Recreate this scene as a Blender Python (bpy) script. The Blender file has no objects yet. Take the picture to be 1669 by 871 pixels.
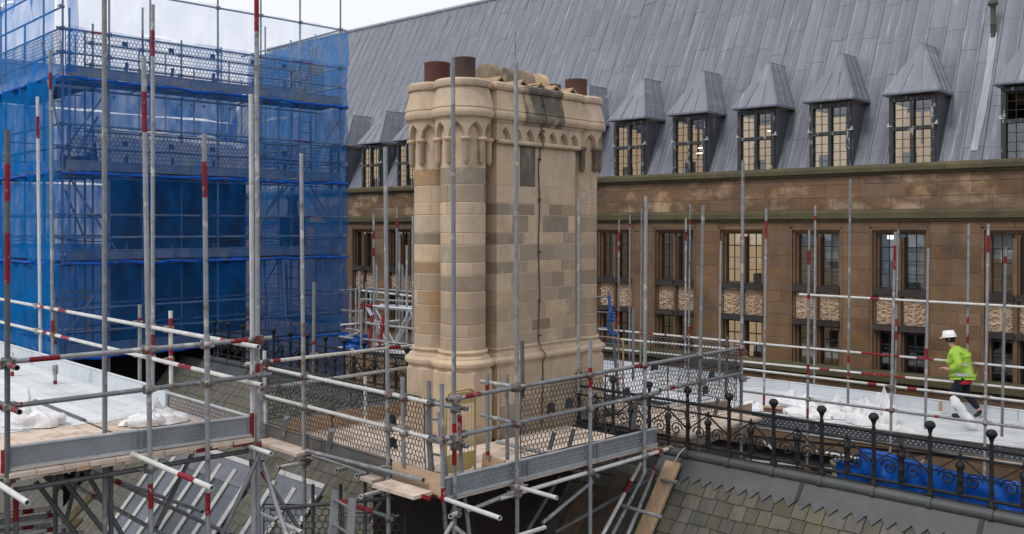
import bpy, bmesh, math, random
from mathutils import Vector, Matrix, noise
C = bpy.context
SC = C.scene
COL = SC.collection
PI = math.pi
R = math.radians

# ---------------------------------------------------------------- camera
FOC, CU, HV = 1500.0, 834.5, 371.0          # focal length, centre column and eye-level row, in pixels of the 1669 px photograph
cam = bpy.data.cameras.new('camera')
cam.sensor_width = 36.0
cam.lens = 36.0 * FOC / 1669.0
cam.shift_y = (HV - 435.5) / 1669.0
cam.clip_start = 0.1
cam.clip_end = 2000
co = bpy.data.objects.new('camera', cam)
COL.objects.link(co)
co.location = (0, 0, 0)
co.rotation_euler = (PI / 2, 0, 0)
SC.camera = co

# ---------------------------------------------------------------- sky, sun, exposure
SUN_EL, SUN_AZ = R(50), R(-128)               # azimuth the light comes from, from +Y clockwise
world = bpy.data.worlds.new('World')
SC.world = world
world.use_nodes = True
nt = world.node_tree
nt.nodes.clear()
sky = nt.nodes.new('ShaderNodeTexSky')
sky.sky_type = 'NISHITA'
sky.sun_disc = False
sky.sun_elevation = SUN_EL
sky.sun_rotation = SUN_AZ
cloud = nt.nodes.new('ShaderNodeMixRGB')      # an even cloud cover over the clear sky
cloud.inputs[0].default_value = 0.93
cloud.inputs[2].default_value = (8.6, 8.75, 9.3, 1)
bgn = nt.nodes.new('ShaderNodeBackground')
bgn.inputs[1].default_value = 0.1
out = nt.nodes.new('ShaderNodeOutputWorld')
nt.links.new(sky.outputs[0], cloud.inputs[1])
nt.links.new(cloud.outputs[0], bgn.inputs[0])
nt.links.new(bgn.outputs[0], out.inputs[0])
sl = bpy.data.lights.new('sun', 'SUN')
sl.energy = 1.3
sl.angle = R(14)
sl.color = (1, 0.97, 0.93)
so = bpy.data.objects.new('sun', sl)
COL.objects.link(so)
so.location = (0, 0, 40)
sd = Vector((math.sin(SUN_AZ) * math.cos(SUN_EL), math.cos(SUN_AZ) * math.cos(SUN_EL), math.sin(SUN_EL)))
so.rotation_euler = (-sd).to_track_quat('-Z', 'Y').to_euler()
SC.view_settings.view_transform = 'Standard'
SC.view_settings.look = 'None'
SC.view_settings.exposure = 0.2
SC.view_settings.gamma = 1.0
SC.cycles.max_bounces = 8
SC.cycles.transparent_max_bounces = 24
SC.cycles.caustics_reflective = False
SC.cycles.caustics_refractive = False

# ---------------------------------------------------------------- measuring
def W(u, v, Y): return Vector(((u - CU) * Y / FOC, Y, (HV - v) * Y / FOC))
def G(u, v, z):
    return W(u, v, FOC * z / (HV - v))
def on_plane(u, A, B, off=0.0):
    """depth Y at which column u crosses the vertical plane through plan points A and B, moved off metres towards the camera"""
    d = (Vector(B[:2]) - Vector(A[:2])).normalized()
    n = Vector((d.y, -d.x))
    if n.y > 0: n = -n
    a = Vector(A[:2]) + n * off
    k = (u - CU) / FOC
    t = (k * a.y - a.x) / (d.x - k * d.y)
    return a.y + d.y * t
def Vp(u, v, A, B, off=0.0): return W(u, v, on_plane(u, A, B, off))
def project(p): return (CU + FOC * p.x / p.y, HV - FOC * p.z / p.y, p.y) if p.y > 0.1 else (-9999, -9999, p.y)

# ---------------------------------------------------------------- scene objects
INV = {}
def tag(o, label=None, cat=None, group=None, kind=None):
    if label: o['label'] = label
    if cat: o['category'] = cat
    if group: o['group'] = group
    if kind: o['kind'] = kind
    return o
def thing(name, label, cat, loc=(0, 0, 0), rotz=0.0, group=None, kind=None, frame=None):
    o = bpy.data.objects.new(name, None)
    COL.objects.link(o)
    m = frame if frame is not None else Matrix.Translation(Vector(loc)) @ Matrix.Rotation(rotz, 4, 'Z')
    o.matrix_world = m
    INV[o.name] = m.inverted()
    o.empty_display_size = 0.2
    return tag(o, label, cat, group, kind)
def link(name, me, parent=None, m=None, color=None, world=False):
    """an object on mesh me; m is in its parent's frame (or the world's if world)"""
    o = bpy.data.objects.new(name, me)
    COL.objects.link(o)
    m = m if m is not None else Matrix.Identity(4)
    if parent is not None:
        o.parent = parent
        if world: m = total_inv(parent) @ m
    o.matrix_basis = m
    if parent is not None: LOCAL[o.name] = m
    if color is not None: o.color = (color[0], color[1], color[2], 1)
    return o
LOCAL = {}
def total_inv(p):
    """inverse of a parent's world matrix, known without a depsgraph update"""
    if p.name in INV: return INV[p.name]
    i = LOCAL.get(p.name, Matrix.Identity(4)).inverted()
    if p.parent is not None: i = i @ total_inv(p.parent)
    return i

class MB:
    """collects shapes and links them as one mesh object"""
    def __init__(s): s.v, s.f, s.sm, s.mi, s.auto = [], [], [], [], False
    def add(s, vs, fs, smooth=False, mi=0):
        b = len(s.v)
        s.v += [tuple(v) for v in vs]
        s.f += [tuple(i + b for i in f) for f in fs]
        s.sm += ([smooth] * len(fs)) if isinstance(smooth, bool) else smooth
        s.mi += [mi] * len(fs)
        return s
    def box(s, c, d, m=None, mi=0):
        x, y, z = d[0] / 2, d[1] / 2, d[2] / 2
        vs = [Vector((c[0] + a * x, c[1] + b * y, c[2] + e * z)) for a in (-1, 1) for b in (-1, 1) for e in (-1, 1)]
        if m is not None: vs = [m @ v for v in vs]
        return s.add(vs, [(0, 1, 3, 2), (4, 6, 7, 5), (0, 4, 5, 1), (2, 3, 7, 6), (0, 2, 6, 4), (1, 5, 7, 3)], mi=mi)
    def bar(s, p, q, w, h=None, up=(0, 0, 1), mi=0):
        """a box from p to q, w wide and h high"""
        p, q = Vector(p), Vector(q)
        h = w if h is None else h
        z = (q - p).normalized()
        x = z.cross(Vector(up))
        if x.length < 1e-4: x = Vector((1, 0, 0))
        x.normalize(); y = x.cross(z)
        vs = [e + x * a * w / 2 + y * b * h / 2 for e in (p, q) for a, b in ((-1, -1), (1, -1), (1, 1), (-1, 1))]
        return s.add(vs, [(3, 2, 1, 0), (4, 5, 6, 7), (0, 1, 5, 4), (1, 2, 6, 5), (2, 3, 7, 6), (3, 0, 4, 7)], mi=mi)
    def tube(s, p, q, r, n=10, r2=None, hollow=False, mi=0, caps=True):
        p, q = Vector(p), Vector(q)
        r2 = r if r2 is None else r2
        z = (q - p).normalized()
        x = z.orthogonal().normalized(); y = z.cross(x)
        dirs = [x * math.cos(2 * PI * i / n) + y * math.sin(2 * PI * i / n) for i in range(n)]
        vs = [p + d * r for d in dirs] + [q + d * r2 for d in dirs]
        fs = [(i, (i + 1) % n, n + (i + 1) % n, n + i) for i in range(n)]
        s.add(vs, fs, True, mi)
        if hollow:
            t = 0.8
            vs = [p + d * r for d in dirs] + [p + d * r * t for d in dirs] + [q + d * r2 * t for d in dirs] + [q + d * r2 for d in dirs]
            s.add(vs, [(i + n, (i + 1) % n + n, (i + 1) % n, i) for i in range(n)], False, mi)
            s.add(vs, [(i + 2 * n, (i + 1) % n + 2 * n, n + (i + 1) % n, n + i) for i in range(n)], True, mi)
            s.add(vs, [(i + 3 * n, (i + 1) % n + 3 * n, 2 * n + (i + 1) % n, 2 * n + i) for i in range(n)], False, mi)
        elif caps:
            s.add(vs, [tuple(range(n - 1, -1, -1)), tuple(range(n, 2 * n))], False, mi)
        return s
    def path(s, pts, r, n=6, mi=0, rs=None):
        pts = [Vector(p) for p in pts]
        vs, fs = [], []
        prev = None
        for i, p in enumerate(pts):
            t = (pts[min(i + 1, len(pts) - 1)] - pts[max(i - 1, 0)]).normalized()
            x = t.orthogonal().normalized() if prev is None else (prev - t * prev.dot(t)).normalized()
            prev = x; y = t.cross(x)
            rr = rs[i] if rs else r
            vs += [p + (x * math.cos(2 * PI * k / n) + y * math.sin(2 * PI * k / n)) * rr for k in range(n)]
        for i in range(len(pts) - 1):
            fs += [(i * n + k, i * n + (k + 1) % n, (i + 1) * n + (k + 1) % n, (i + 1) * n + k) for k in range(n)]
        s.add(vs, fs, True, mi)
        s.add(vs, [tuple(range(n - 1, -1, -1)), tuple(range((len(pts) - 1) * n, len(pts) * n))], False, mi)
        return s
    def lathe(s, prof, c=(0, 0, 0), n=24, mi=0, smooth=True, a0=0.0):
        vs, fs = [], []
        m = len(prof)
        for i in range(n):
            a = a0 + 2 * PI * i / n
            vs += [(c[0] + r * math.cos(a), c[1] + r * math.sin(a), c[2] + z) for r, z in prof]
        for i in range(n):
            j = (i + 1) % n
            fs += [(i * m + k, j * m + k, j * m + k + 1, i * m + k + 1) for k in range(m - 1)]
        if n >= 20: s.auto = True
        return s.add(vs, fs, smooth, mi)
    def grid(s, P, nu, nv, smooth=True, mi=0):
        vs = [P(i / nu, j / nv) for j in range(nv + 1) for i in range(nu + 1)]
        fs = [(j * (nu + 1) + i, j * (nu + 1) + i + 1, (j + 1) * (nu + 1) + i + 1, (j + 1) * (nu + 1) + i) for j in range(nv) for i in range(nu)]
        return s.add(vs, fs, smooth, mi)
    def mesh(s, name, mats):
        me = bpy.data.meshes.new(name)
        me.from_pydata(s.v, [], s.f)
        me.polygons.foreach_set('use_smooth', s.sm)
        for m in (mats if isinstance(mats, (list, tuple)) else [mats]): me.materials.append(m)
        if any(s.mi): me.polygons.foreach_set('material_index', s.mi)
        if s.auto: me.set_sharp_from_angle(angle=R(33))
        me.update()
        return me
    def obj(s, name, mats, parent=None, m=None, color=None, world=False):
        return link(name, s.mesh(name, mats), parent, m, color, world)

_cache = {}
def shared(key, mat, build):
    k = (key, mat.name)
    if k not in _cache:
        b = MB(); build(b)
        _cache[k] = b.mesh(str(key), mat)
    return _cache[k]
def frame(o, x, y, z):
    m = Matrix.Identity(4)
    for i, c in enumerate((x, y, z)):
        m[0][i], m[1][i], m[2][i] = c[0], c[1], c[2]
    m.translation = Vector(o)
    return m
def along(p, q, r):
    """matrix that lays a unit-length, unit-radius z shape from p to q with radius r"""
    p, q = Vector(p), Vector(q)
    z = q - p
    zn = z.normalized()
    ref = Vector((0, 0, 1)) if abs(zn.z) < 0.9 else Vector((0, 1, 0))
    x = ref.cross(zn).normalized(); y = zn.cross(x)
    return frame(p, x * r, y * r, z)

# ---------------------------------------------------------------- materials
def mat(name, c1, c2=None, scale=3.0, rough=0.8, metal=0.0, bump=0.0, bscale=40.0, rnd=0.0, ocol=False, stain=None, sscale=0.7, slo=0.5, shi=0.68,
        stretch=(1, 1, 1), ref=None, spec=0.3, detail=6.0, stain2=None, s2scale=2.0, s2lo=0.55, s2hi=0.7, hue=0.0):
    m = bpy.data.materials.new(name)
    m.use_nodes = True
    t = m.node_tree
    N, L = t.nodes, t.links
    b = N['Principled BSDF']
    b.inputs['Roughness'].default_value = rough
    b.inputs['Metallic'].default_value = metal
    b.inputs['Specular IOR Level'].default_value = spec
    if ref is not None:
        tc = N.new('ShaderNodeTexCoord'); tc.object = ref; pos = tc.outputs['Object']
    else:
        g = N.new('ShaderNodeNewGeometry'); pos = g.outputs['Position']
    mp = N.new('ShaderNodeMapping'); mp.inputs['Scale'].default_value = stretch
    L.new(pos, mp.inputs['Vector'])
    def nz(sc, det, lo, hi):
        n = N.new('ShaderNodeTexNoise'); n.inputs['Scale'].default_value = sc; n.inputs['Detail'].default_value = det; n.inputs['Roughness'].default_value = 0.62
        L.new(mp.outputs[0], n.inputs['Vector'])
        r = N.new('ShaderNodeMapRange'); r.inputs[1].default_value = lo; r.inputs[2].default_value = hi
        L.new(n.outputs[0], r.inputs[0])
        return n, r.outputs[0]
    def mixc(fac, a, bb, mode='MIX'):
        x = N.new('ShaderNodeMixRGB'); x.blend_type = mode
        for i, q in ((0, fac), (1, a), (2, bb)):
            if isinstance(q, (tuple, list)): x.inputs[i].default_value = (q[0], q[1], q[2], 1)
            elif isinstance(q, (int, float)): x.inputs[i].default_value = q
            else: L.new(q, x.inputs[i])
        return x.outputs[0]
    c2 = c2 or tuple(0.75 * x for x in c1)
    n1, f1 = nz(scale, detail, 0.35, 0.65)
    col = mixc(f1, c1, c2)
    oi = N.new('ShaderNodeObjectInfo')
    if ocol: col = mixc(1.0, col, oi.outputs['Color'], 'MULTIPLY')
    if stain: col = mixc(nz(sscale, 5.0, slo, shi)[1], col, stain)
    if stain2: col = mixc(nz(s2scale, 6.0, s2lo, s2hi)[1], col, stain2)
    if rnd or hue:
        hs = N.new('ShaderNodeHueSaturation')
        r = N.new('ShaderNodeMapRange'); r.inputs[3].default_value = 1 - rnd; r.inputs[4].default_value = 1 + rnd
        L.new(oi.outputs['Random'], r.inputs[0]); L.new(r.outputs[0], hs.inputs['Value'])
        if hue:
            k = N.new('ShaderNodeMath'); k.operation = 'MULTIPLY'; k.inputs[1].default_value = 7.31
            k2 = N.new('ShaderNodeMath'); k2.operation = 'FRACT'
            r2 = N.new('ShaderNodeMapRange'); r2.inputs[3].default_value = 1 - hue; r2.inputs[4].default_value = 1 + hue
            L.new(oi.outputs['Random'], k.inputs[0]); L.new(k.outputs[0], k2.inputs[0]); L.new(k2.outputs[0], r2.inputs[0]); L.new(r2.outputs[0], hs.inputs['Saturation'])
        L.new(col, hs.inputs['Color']); col = hs.outputs[0]
    L.new(col, b.inputs['Base Color'])
    if bump:
        bp = N.new('ShaderNodeBump'); bp.inputs['Strength'].default_value = bump; bp.inputs['Distance'].default_value = 0.02
        n = N.new('ShaderNodeTexNoise'); n.inputs['Scale'].default_value = bscale; n.inputs['Detail'].default_value = 5.0
        L.new(mp.outputs[0], n.inputs['Vector']); L.new(n.outputs[0], bp.inputs['Height']); L.new(bp.outputs[0], b.inputs['Normal'])
    return m
def glow(name, col, s):
    m = bpy.data.materials.new(name); m.use_nodes = True
    t = m.node_tree; t.nodes.clear()
    e = t.nodes.new('ShaderNodeEmission'); e.inputs[0].default_value = (*col, 1); e.inputs[1].default_value = s
    o = t.nodes.new('ShaderNodeOutputMaterial'); t.links.new(e.outputs[0], o.inputs[0])
    return m
def netting(name, col, open_, weave=0.12, tr=0.5):
    """fine woven mesh: part holes, part blue thread that glows when lit from behind"""
    m = bpy.data.materials.new(name); m.use_nodes = True
    t = m.node_tree; t.nodes.clear(); N, L = t.nodes, t.links
    g = N.new('ShaderNodeNewGeometry')
    n = N.new('ShaderNodeTexNoise'); n.inputs['Scale'].default_value = 2.2; n.inputs['Detail'].default_value = 6
    mp = N.new('ShaderNodeMapping'); mp.inputs['Scale'].default_value = (1.6, 1.6, 0.55); L.new(g.outputs['Position'], mp.inputs['Vector']); L.new(mp.outputs[0], n.inputs['Vector'])
    r = N.new('ShaderNodeMapRange'); r.inputs[1].default_value = 0.35; r.inputs[2].default_value = 0.65; r.inputs[3].default_value = open_ + weave; r.inputs[4].default_value = open_ - weave
    L.new(n.outputs[0], r.inputs[0])
    d = N.new('ShaderNodeBsdfDiffuse'); d.inputs[0].default_value = (*col, 1)
    u = N.new('ShaderNodeBsdfTranslucent'); u.inputs[0].default_value = (*col, 1)
    a = N.new('ShaderNodeMixShader'); a.inputs[0].default_value = tr
    L.new(d.outputs[0], a.inputs[1]); L.new(u.outputs[0], a.inputs[2])
    tp = N.new('ShaderNodeBsdfTransparent')
    x = N.new('ShaderNodeMixShader'); L.new(r.outputs[0], x.inputs[0]); L.new(a.outputs[0], x.inputs[1]); L.new(tp.outputs[0], x.inputs[2])
    o = N.new('ShaderNodeOutputMaterial'); L.new(x.outputs[0], o.inputs[0])
    return m
def window_glass(name):
    m = bpy.data.materials.new(name); m.use_nodes = True
    t = m.node_tree; t.nodes.clear(); N, L = t.nodes, t.links
    tp = N.new('ShaderNodeBsdfTransparent'); tp.inputs[0].default_value = (0.86, 0.88, 0.88, 1)
    gl = N.new('ShaderNodeBsdfGlossy'); gl.inputs['Roughness'].default_value = 0.03; gl.inputs[0].default_value = (0.9, 0.95, 1, 1)
    x = N.new('ShaderNodeMixShader'); x.inputs[0].default_value = 0.09
    L.new(tp.outputs[0], x.inputs[1]); L.new(gl.outputs[0], x.inputs[2])
    o = N.new('ShaderNodeOutputMaterial'); L.new(x.outputs[0], o.inputs[0])
    return m

M = {}
M['galv'] = mat('galvanised steel', (0.30, 0.31, 0.32), (0.20, 0.205, 0.21), 5, 0.55, 0.25, stain=(0.44, 0.43, 0.41), sscale=5.0, slo=0.57, shi=0.63, rnd=0.22, spec=0.4, stain2=(0.16, 0.105, 0.07), s2scale=4.0, s2lo=0.60, s2hi=0.68)
M['galv_white'] = mat('whitened scaffold tube', (0.62, 0.62, 0.60), (0.48, 0.48, 0.46), 6, 0.6, 0.0, stain=(0.40, 0.30, 0.24), sscale=5.0, slo=0.62, shi=0.7, rnd=0.08)
M['galv_dark'] = mat('weathered scaffold tube', (0.15, 0.155, 0.155), (0.10, 0.10, 0.10), 5, 0.6, 0.2, rnd=0.15)
M['red'] = mat('red tube paint', (0.24, 0.010, 0.020), (0.17, 0.010, 0.014), 9, 0.6, stain=(0.30, 0.24, 0.22), sscale=14, slo=0.60, shi=0.66, rnd=0.1)
M['fitting'] = mat('steel fitting', (0.34, 0.33, 0.32), (0.10, 0.07, 0.055), 16, 0.5, 0.3, rnd=0.45, stain=(0.22, 0.06, 0.05), sscale=2.0, slo=0.56, shi=0.6)
M['lip'] = mat('bright galvanised lip', (0.50, 0.51, 0.52), (0.36, 0.37, 0.38), 5, 0.5, 0.2)
M['toe'] = mat('galvanised toe board', (0.27, 0.29, 0.31), (0.21, 0.225, 0.24), 4, 0.5, 0.35, rnd=0.08, spec=0.5)
M['toe_dark'] = mat('dull toe board', (0.17, 0.165, 0.155), (0.12, 0.12, 0.12), 5, 0.6, 0.2, stain=(0.20, 0.13, 0.08), sscale=9, slo=0.56, shi=0.66, rnd=0.1)
M['dimple'] = mat('bright pressed dimple', (0.55, 0.57, 0.60), (0.45, 0.47, 0.50), 9, 0.4, 0.3)
M['toe_blue'] = mat('dark steel toe board', (0.085, 0.092, 0.10), (0.06, 0.065, 0.07), 4, 0.5, 0.2, rnd=0.1)
M['toe_white'] = mat('pale toe board', (0.56, 0.59, 0.62), (0.48, 0.51, 0.54), 3, 0.6, rnd=0.05)
M['board'] = mat('scaffold board', (0.66, 0.545, 0.45), (0.52, 0.415, 0.33), 4, 0.85, rnd=0.15, stain=(0.36, 0.28, 0.22), sscale=2.6, slo=0.53, shi=0.72, stain2=(0.25, 0.2, 0.16), s2scale=11, s2lo=0.66, s2hi=0.72, bump=0.1, bscale=30)
M['board_new'] = mat('new timber', (0.50, 0.35, 0.22), (0.42, 0.28, 0.17), 5, 0.8, rnd=0.08, stretch=(4, 1, 1))
M['board_old'] = mat('old timber', (0.16, 0.11, 0.075), (0.10, 0.07, 0.05), 5, 0.9, rnd=0.2)
M['deck_white'] = mat('sheeted deck board', (0.68, 0.70, 0.70), (0.58, 0.60, 0.61), 2, 0.6, rnd=0.06, stain=(0.42, 0.43, 0.42), sscale=1.3, slo=0.52, shi=0.75, stain2=(0.34, 0.32, 0.29), s2scale=7, s2lo=0.66, s2hi=0.74)
M['ply'] = mat('plywood', (0.50, 0.36, 0.25), (0.42, 0.295, 0.20), 3, 0.8, rnd=0.1, stretch=(1, 1, 6))
M['guard'] = mat('mesh guard', (0.040, 0.042, 0.045), (0.06, 0.06, 0.06), 8, 0.5)
M['guard_grey'] = mat('mesh guard strip', (0.12, 0.12, 0.125), (0.09, 0.09, 0.09), 8, 0.5)
M['tan'] = mat('cleaned sandstone', (0.56, 0.432, 0.30), (0.50, 0.382, 0.265), 6, 0.9, bump=0.25, bscale=60, rnd=0.07, ocol=True, hue=0.08,
               stain=(0.36, 0.285, 0.21), sscale=2.6, slo=0.47, shi=0.74, stain2=(0.60, 0.48, 0.36), s2scale=3.2, s2lo=0.58, s2hi=0.75, stretch=(1, 1, 0.7))
M['mortar'] = mat('pale mortar', (0.60, 0.47, 0.34), (0.52, 0.40, 0.28), 8, 0.9)
M['black_iron'] = mat('black iron', (0.010, 0.011, 0.012), (0.02, 0.021, 0.022), 12, 0.6, 0.0, spec=0.25)
M['pot'] = mat('brown clay pot', (0.10, 0.055, 0.042), (0.075, 0.058, 0.05), 5, 0.8, ocol=True, stretch=(2, 2, 0.5))
M['white_plastic'] = mat('white plastic sheet', (0.78, 0.78, 0.78), (0.66, 0.66, 0.66), 5, 0.5, spec=0.35, bump=0.6, bscale=24, stain=(0.55, 0.50, 0.45), sscale=4, slo=0.6, shi=0.75)
M['blue_sheet'] = mat('blue tarpaulin', (0.010, 0.105, 0.47), (0.006, 0.065, 0.33), 5, 0.4, spec=0.5, bump=0.35, bscale=9, stain=(0.07, 0.20, 0.55), sscale=3, slo=0.6, shi=0.7)
M['cable'] = mat('dark cable', (0.03, 0.03, 0.035), (0.02, 0.02, 0.02), 9, 0.6)
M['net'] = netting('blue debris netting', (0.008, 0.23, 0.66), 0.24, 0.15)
M['net_face'] = netting('debris netting with shade painted in', (0.008, 0.17, 0.54), 0.56, 0.15)  # darker copy of the blue netting, the long face's shade put into its colour
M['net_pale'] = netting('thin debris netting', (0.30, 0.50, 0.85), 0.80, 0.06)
M['swag'] = mat('bunched blue netting', (0.010, 0.11, 0.50), (0.006, 0.07, 0.36), 6, 0.8)
M['yellow'] = mat('yellow gate paint', (0.50, 0.36, 0.15), (0.42, 0.30, 0.13), 5, 0.6, stain=(0.40, 0.36, 0.12), sscale=6)
M['orange'] = mat('buff gate paint', (0.50, 0.34, 0.22), (0.42, 0.28, 0.18), 5, 0.6)
M['alu'] = mat('aluminium', (0.62, 0.63, 0.65), (0.50, 0.51, 0.53), 6, 0.4, 0.5)
M['blue_rope'] = mat('blue rope', (0.03, 0.16, 0.55), (0.02, 0.12, 0.45), 20, 0.8)
# ================================================================ ground
M['ground'] = mat('wet courtyard paving', (0.10, 0.095, 0.09), (0.07, 0.07, 0.07), 2, 0.8)
g = MB(); g.grid(lambda a, b: ((a - 0.5) * 1600, (b - 0.5) * 1600, -14), 4, 4, False)
tag(g.obj('ground', M['ground']), kind='structure')

# ================================================================ main building
FA = R(48.5)
FD = Vector((math.sin(FA), -math.cos(FA), 0)); FI = Vector((math.cos(FA), math.sin(FA), 0))
F0 = Vector((24.2 * (1240 - CU) / FOC, 24.2, 0))
hall = thing('stone_hall', 'long brown sandstone building with steep lead roof and dormer windows', 'building', frame=frame(F0, FD, FI, (0, 0, 1)))
M['brown_stone'] = mat('weathered sandstone', (0.190, 0.117, 0.067), (0.143, 0.089, 0.053), 1.6, 0.92, bump=0.25, bscale=45, rnd=0.12, hue=0.10, ocol=True,
                       stain=(0.085, 0.058, 0.042), sscale=0.9, slo=0.50, shi=0.75, ref=hall, stretch=(1.3, 1, 0.7))
M['band_stone'] = mat('bleached and sooted sandstone', (0.19, 0.117, 0.069), (0.138, 0.086, 0.053), 1.6, 0.92, bump=0.25, bscale=45, rnd=0.15, hue=0.1,
                      stain=(0.42, 0.29, 0.18), sscale=1.1, slo=0.50, shi=0.66, stain2=(0.085, 0.055, 0.04), s2scale=1.3, s2lo=0.55, s2hi=0.7, stretch=(0.8, 1, 1.2), ref=hall)
M['wall_core'] = mat('lime joint', (0.26, 0.175, 0.11), (0.19, 0.125, 0.08), 5, 0.95, ref=hall)
M['mossy'] = mat('mossy string course', (0.105, 0.092, 0.048), (0.070, 0.060, 0.036), 3, 0.95, bump=0.3, bscale=60, stain=(0.14, 0.11, 0.06), sscale=2.4, slo=0.58, shi=0.72, stretch=(0.5, 1, 1), ref=hall)
M['dark_stone'] = mat('sooted sill', (0.055, 0.045, 0.038), (0.035, 0.03, 0.028), 4, 0.9, rnd=0.2)
M['lead'] = mat('grey lead sheet', (0.205, 0.217, 0.250), (0.155, 0.166, 0.194), 1.3, 0.5, 0.0, bump=0.10, bscale=7, rnd=0.085, spec=0.45,
                stretch=(7, 0.4, 0.4), ref=hall, stain=(0.40, 0.415, 0.45), sscale=1.5, slo=0.585, shi=0.78, stain2=(0.13, 0.135, 0.16), s2scale=0.9, s2lo=0.56, s2hi=0.72)
M['lead_streak'] = mat('limewashed lead', (0.38, 0.40, 0.43), (0.30, 0.31, 0.34), 3, 0.6, stretch=(5, 1, 0.5), ref=hall)
M['dormer_wood'] = mat('peeling black joinery', (0.035, 0.037, 0.04), (0.055, 0.058, 0.062), 6, 0.7, stain=(0.36, 0.36, 0.35), sscale=7, slo=0.60, shi=0.64, stretch=(2, 2, 0.6), ref=hall)
M['dormer_cheek'] = mat('sooty lead cheek', (0.115, 0.12, 0.135), (0.075, 0.078, 0.088), 2, 0.6, ref=hall, stretch=(1, 1, 0.4), stain=(0.2, 0.205, 0.22), sscale=3, slo=0.58, shi=0.7)
M['pane'] = window_glass('window pane')
M['bars'] = mat('black glazing bars', (0.020, 0.020, 0.022), (0.03, 0.03, 0.03), 9, 0.5)
M['jamb'] = mat('moulded window stone', (0.175, 0.108, 0.065), (0.12, 0.075, 0.047), 2.2, 0.92, bump=0.2, bscale=50, ref=hall, rnd=0.1)
M['carving'] = mat('carved pale stone', (0.50, 0.365, 0.255), (0.40, 0.285, 0.195), 5, 0.95, rnd=0.06, ref=hall)
M['room_light'] = glow('glowing room wall', (1.0, 0.68, 0.38), 0.42)  # room walls emit by themselves; the rooms' lamplight is put into the surface
M['room_warm'] = glow('warm glowing room wall', (1.0, 0.60, 0.27), 0.34)
M['room_dim'] = glow('dim room wall', (1.0, 0.72, 0.42), 0.075)
M['room_cool'] = glow('glowing blind room', (0.62, 0.75, 1.0), 0.10)
M['lamp'] = glow('ceiling lamp tube', (1.0, 0.96, 0.88), 3.2)
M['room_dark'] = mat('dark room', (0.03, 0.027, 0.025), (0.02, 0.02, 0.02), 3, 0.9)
M['blind'] = mat('pale window blind', (0.42, 0.44, 0.46), (0.34, 0.36, 0.38), 3, 0.8)
M['furniture'] = mat('room furniture', (0.24, 0.18, 0.12), (0.12, 0.10, 0.08), 3, 0.8)
rng = random.Random(4)

ROOF_Y0, ROOF_Z0, TAN = 0.55, 1.43, 1.88
RIDGE_Z = 9.1
def roof_y(z): return ROOF_Y0 + (z - ROOF_Z0) / TAN
ridge_y = roof_y(RIDGE_Z)
S_LEFT, S_RIGHT = -29.6, 13.0
WIN = [-16.98, -14.9, -11.7, -9.6, -7.45, -5.38, -3.32, -1.26, 0.80, 2.85, 5.33, 7.4]     # left edge of each window surround
DOR = [-19.0, -16.95, -14.9, -12.9, -9.1, -7.1, -5.03, -2.97, -0.92, 1.12, 3.14, 5.62, 7.7]
WW, DW = 1.38, 1.07

# solid core of the walls, with the window openings left free
core = MB()
T = 0.45
def wallbox(s0, s1, z0, z1, y0=0.001, y1=T): core.box(((s0 + s1) / 2, (y0 + y1) / 2, (z0 + z1) / 2), (s1 - s0, y1 - y0, z1 - z0))
edges = [S_LEFT] + [e for w in WIN for e in (w, w + WW)] + [S_RIGHT]
for i in range(0, len(edges), 2): wallbox(edges[i], edges[i + 1], -14, 0.17)
wallbox(S_LEFT, S_RIGHT, 0.17, 1.45)
for w in WIN: wallbox(w, w + WW, -14, -3.5)
core.obj('wall', M['wall_core'], hall)
bk = MB(); bk.box(((S_LEFT + S_RIGHT) / 2, 2 * ridge_y - 0.5, -6.2), (S_RIGHT - S_LEFT, 0.4, 15.2))
bk.box((S_RIGHT - 0.2, ridge_y, -6.3), (0.4, 2 * ridge_y - 1.5, 15.0)); bk.box((S_LEFT + 0.2, ridge_y, -6.3), (0.4, 2 * ridge_y - 1.5, 15.0))
bk.obj('rear_wall', M['brown_stone'], hall)

# ashlar: every block its own piece, joints recessed
def block(s0, s1, z0, z1, m='brown_stone', y=0.0, name='stone'):
    j, ch = 0.005, 0.006
    w, h = (s1 - s0) / 2 - j, (z1 - z0) / 2 - j
    d = rng.uniform(0.0, 0.007)
    b = MB()
    vs = [(-w, 0.02, -h), (w, 0.02, -h), (w, 0.02, h), (-w, 0.02, h), (-w, 0, -h), (w, 0, -h), (w, 0, h), (-w, 0, h),
          (-w + ch, -ch, -h + ch), (w - ch, -ch, -h + ch), (w - ch, -ch, h - ch), (-w + ch, -ch, h - ch)]
    fs = [(8, 9, 10, 11)] + [(4 + i, 4 + (i + 1) % 4, 8 + (i + 1) % 4, 8 + i) for i in range(4)] + [(i, (i + 1) % 4, 4 + (i + 1) % 4, 4 + i) for i in range(4)]
    b.add(vs, fs)
    k = rng.choice((1, 1, 1, 0.9, 1.06, 1.15))
    b.obj(name, M[m], hall, Matrix.Translation(((s0 + s1) / 2, y - d, (z0 + z1) / 2)), color=(k, k * rng.uniform(0.95, 1.03), k * rng.uniform(0.9, 1.05)))
def course(s0, s1, z0, z1, m='brown_stone', lo=0.42, hi=0.85, ph=0.0):
    s = s0
    first = True
    while s < s1 - 1e-3:
        L = rng.uniform(lo, hi) * (0.6 if first and ph else 1.0)
        first = False
        e = s + L
        if s1 - e < 0.24: e = s1
        block(s, e, z0, z1, m)
        s = e
def visible_spans(z0, z1):
    return [(edges[i], edges[i + 1]) for i in range(0, len(edges), 2)]
ROWS = [-3.45 + 0.302 * i for i in range(13)]
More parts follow.
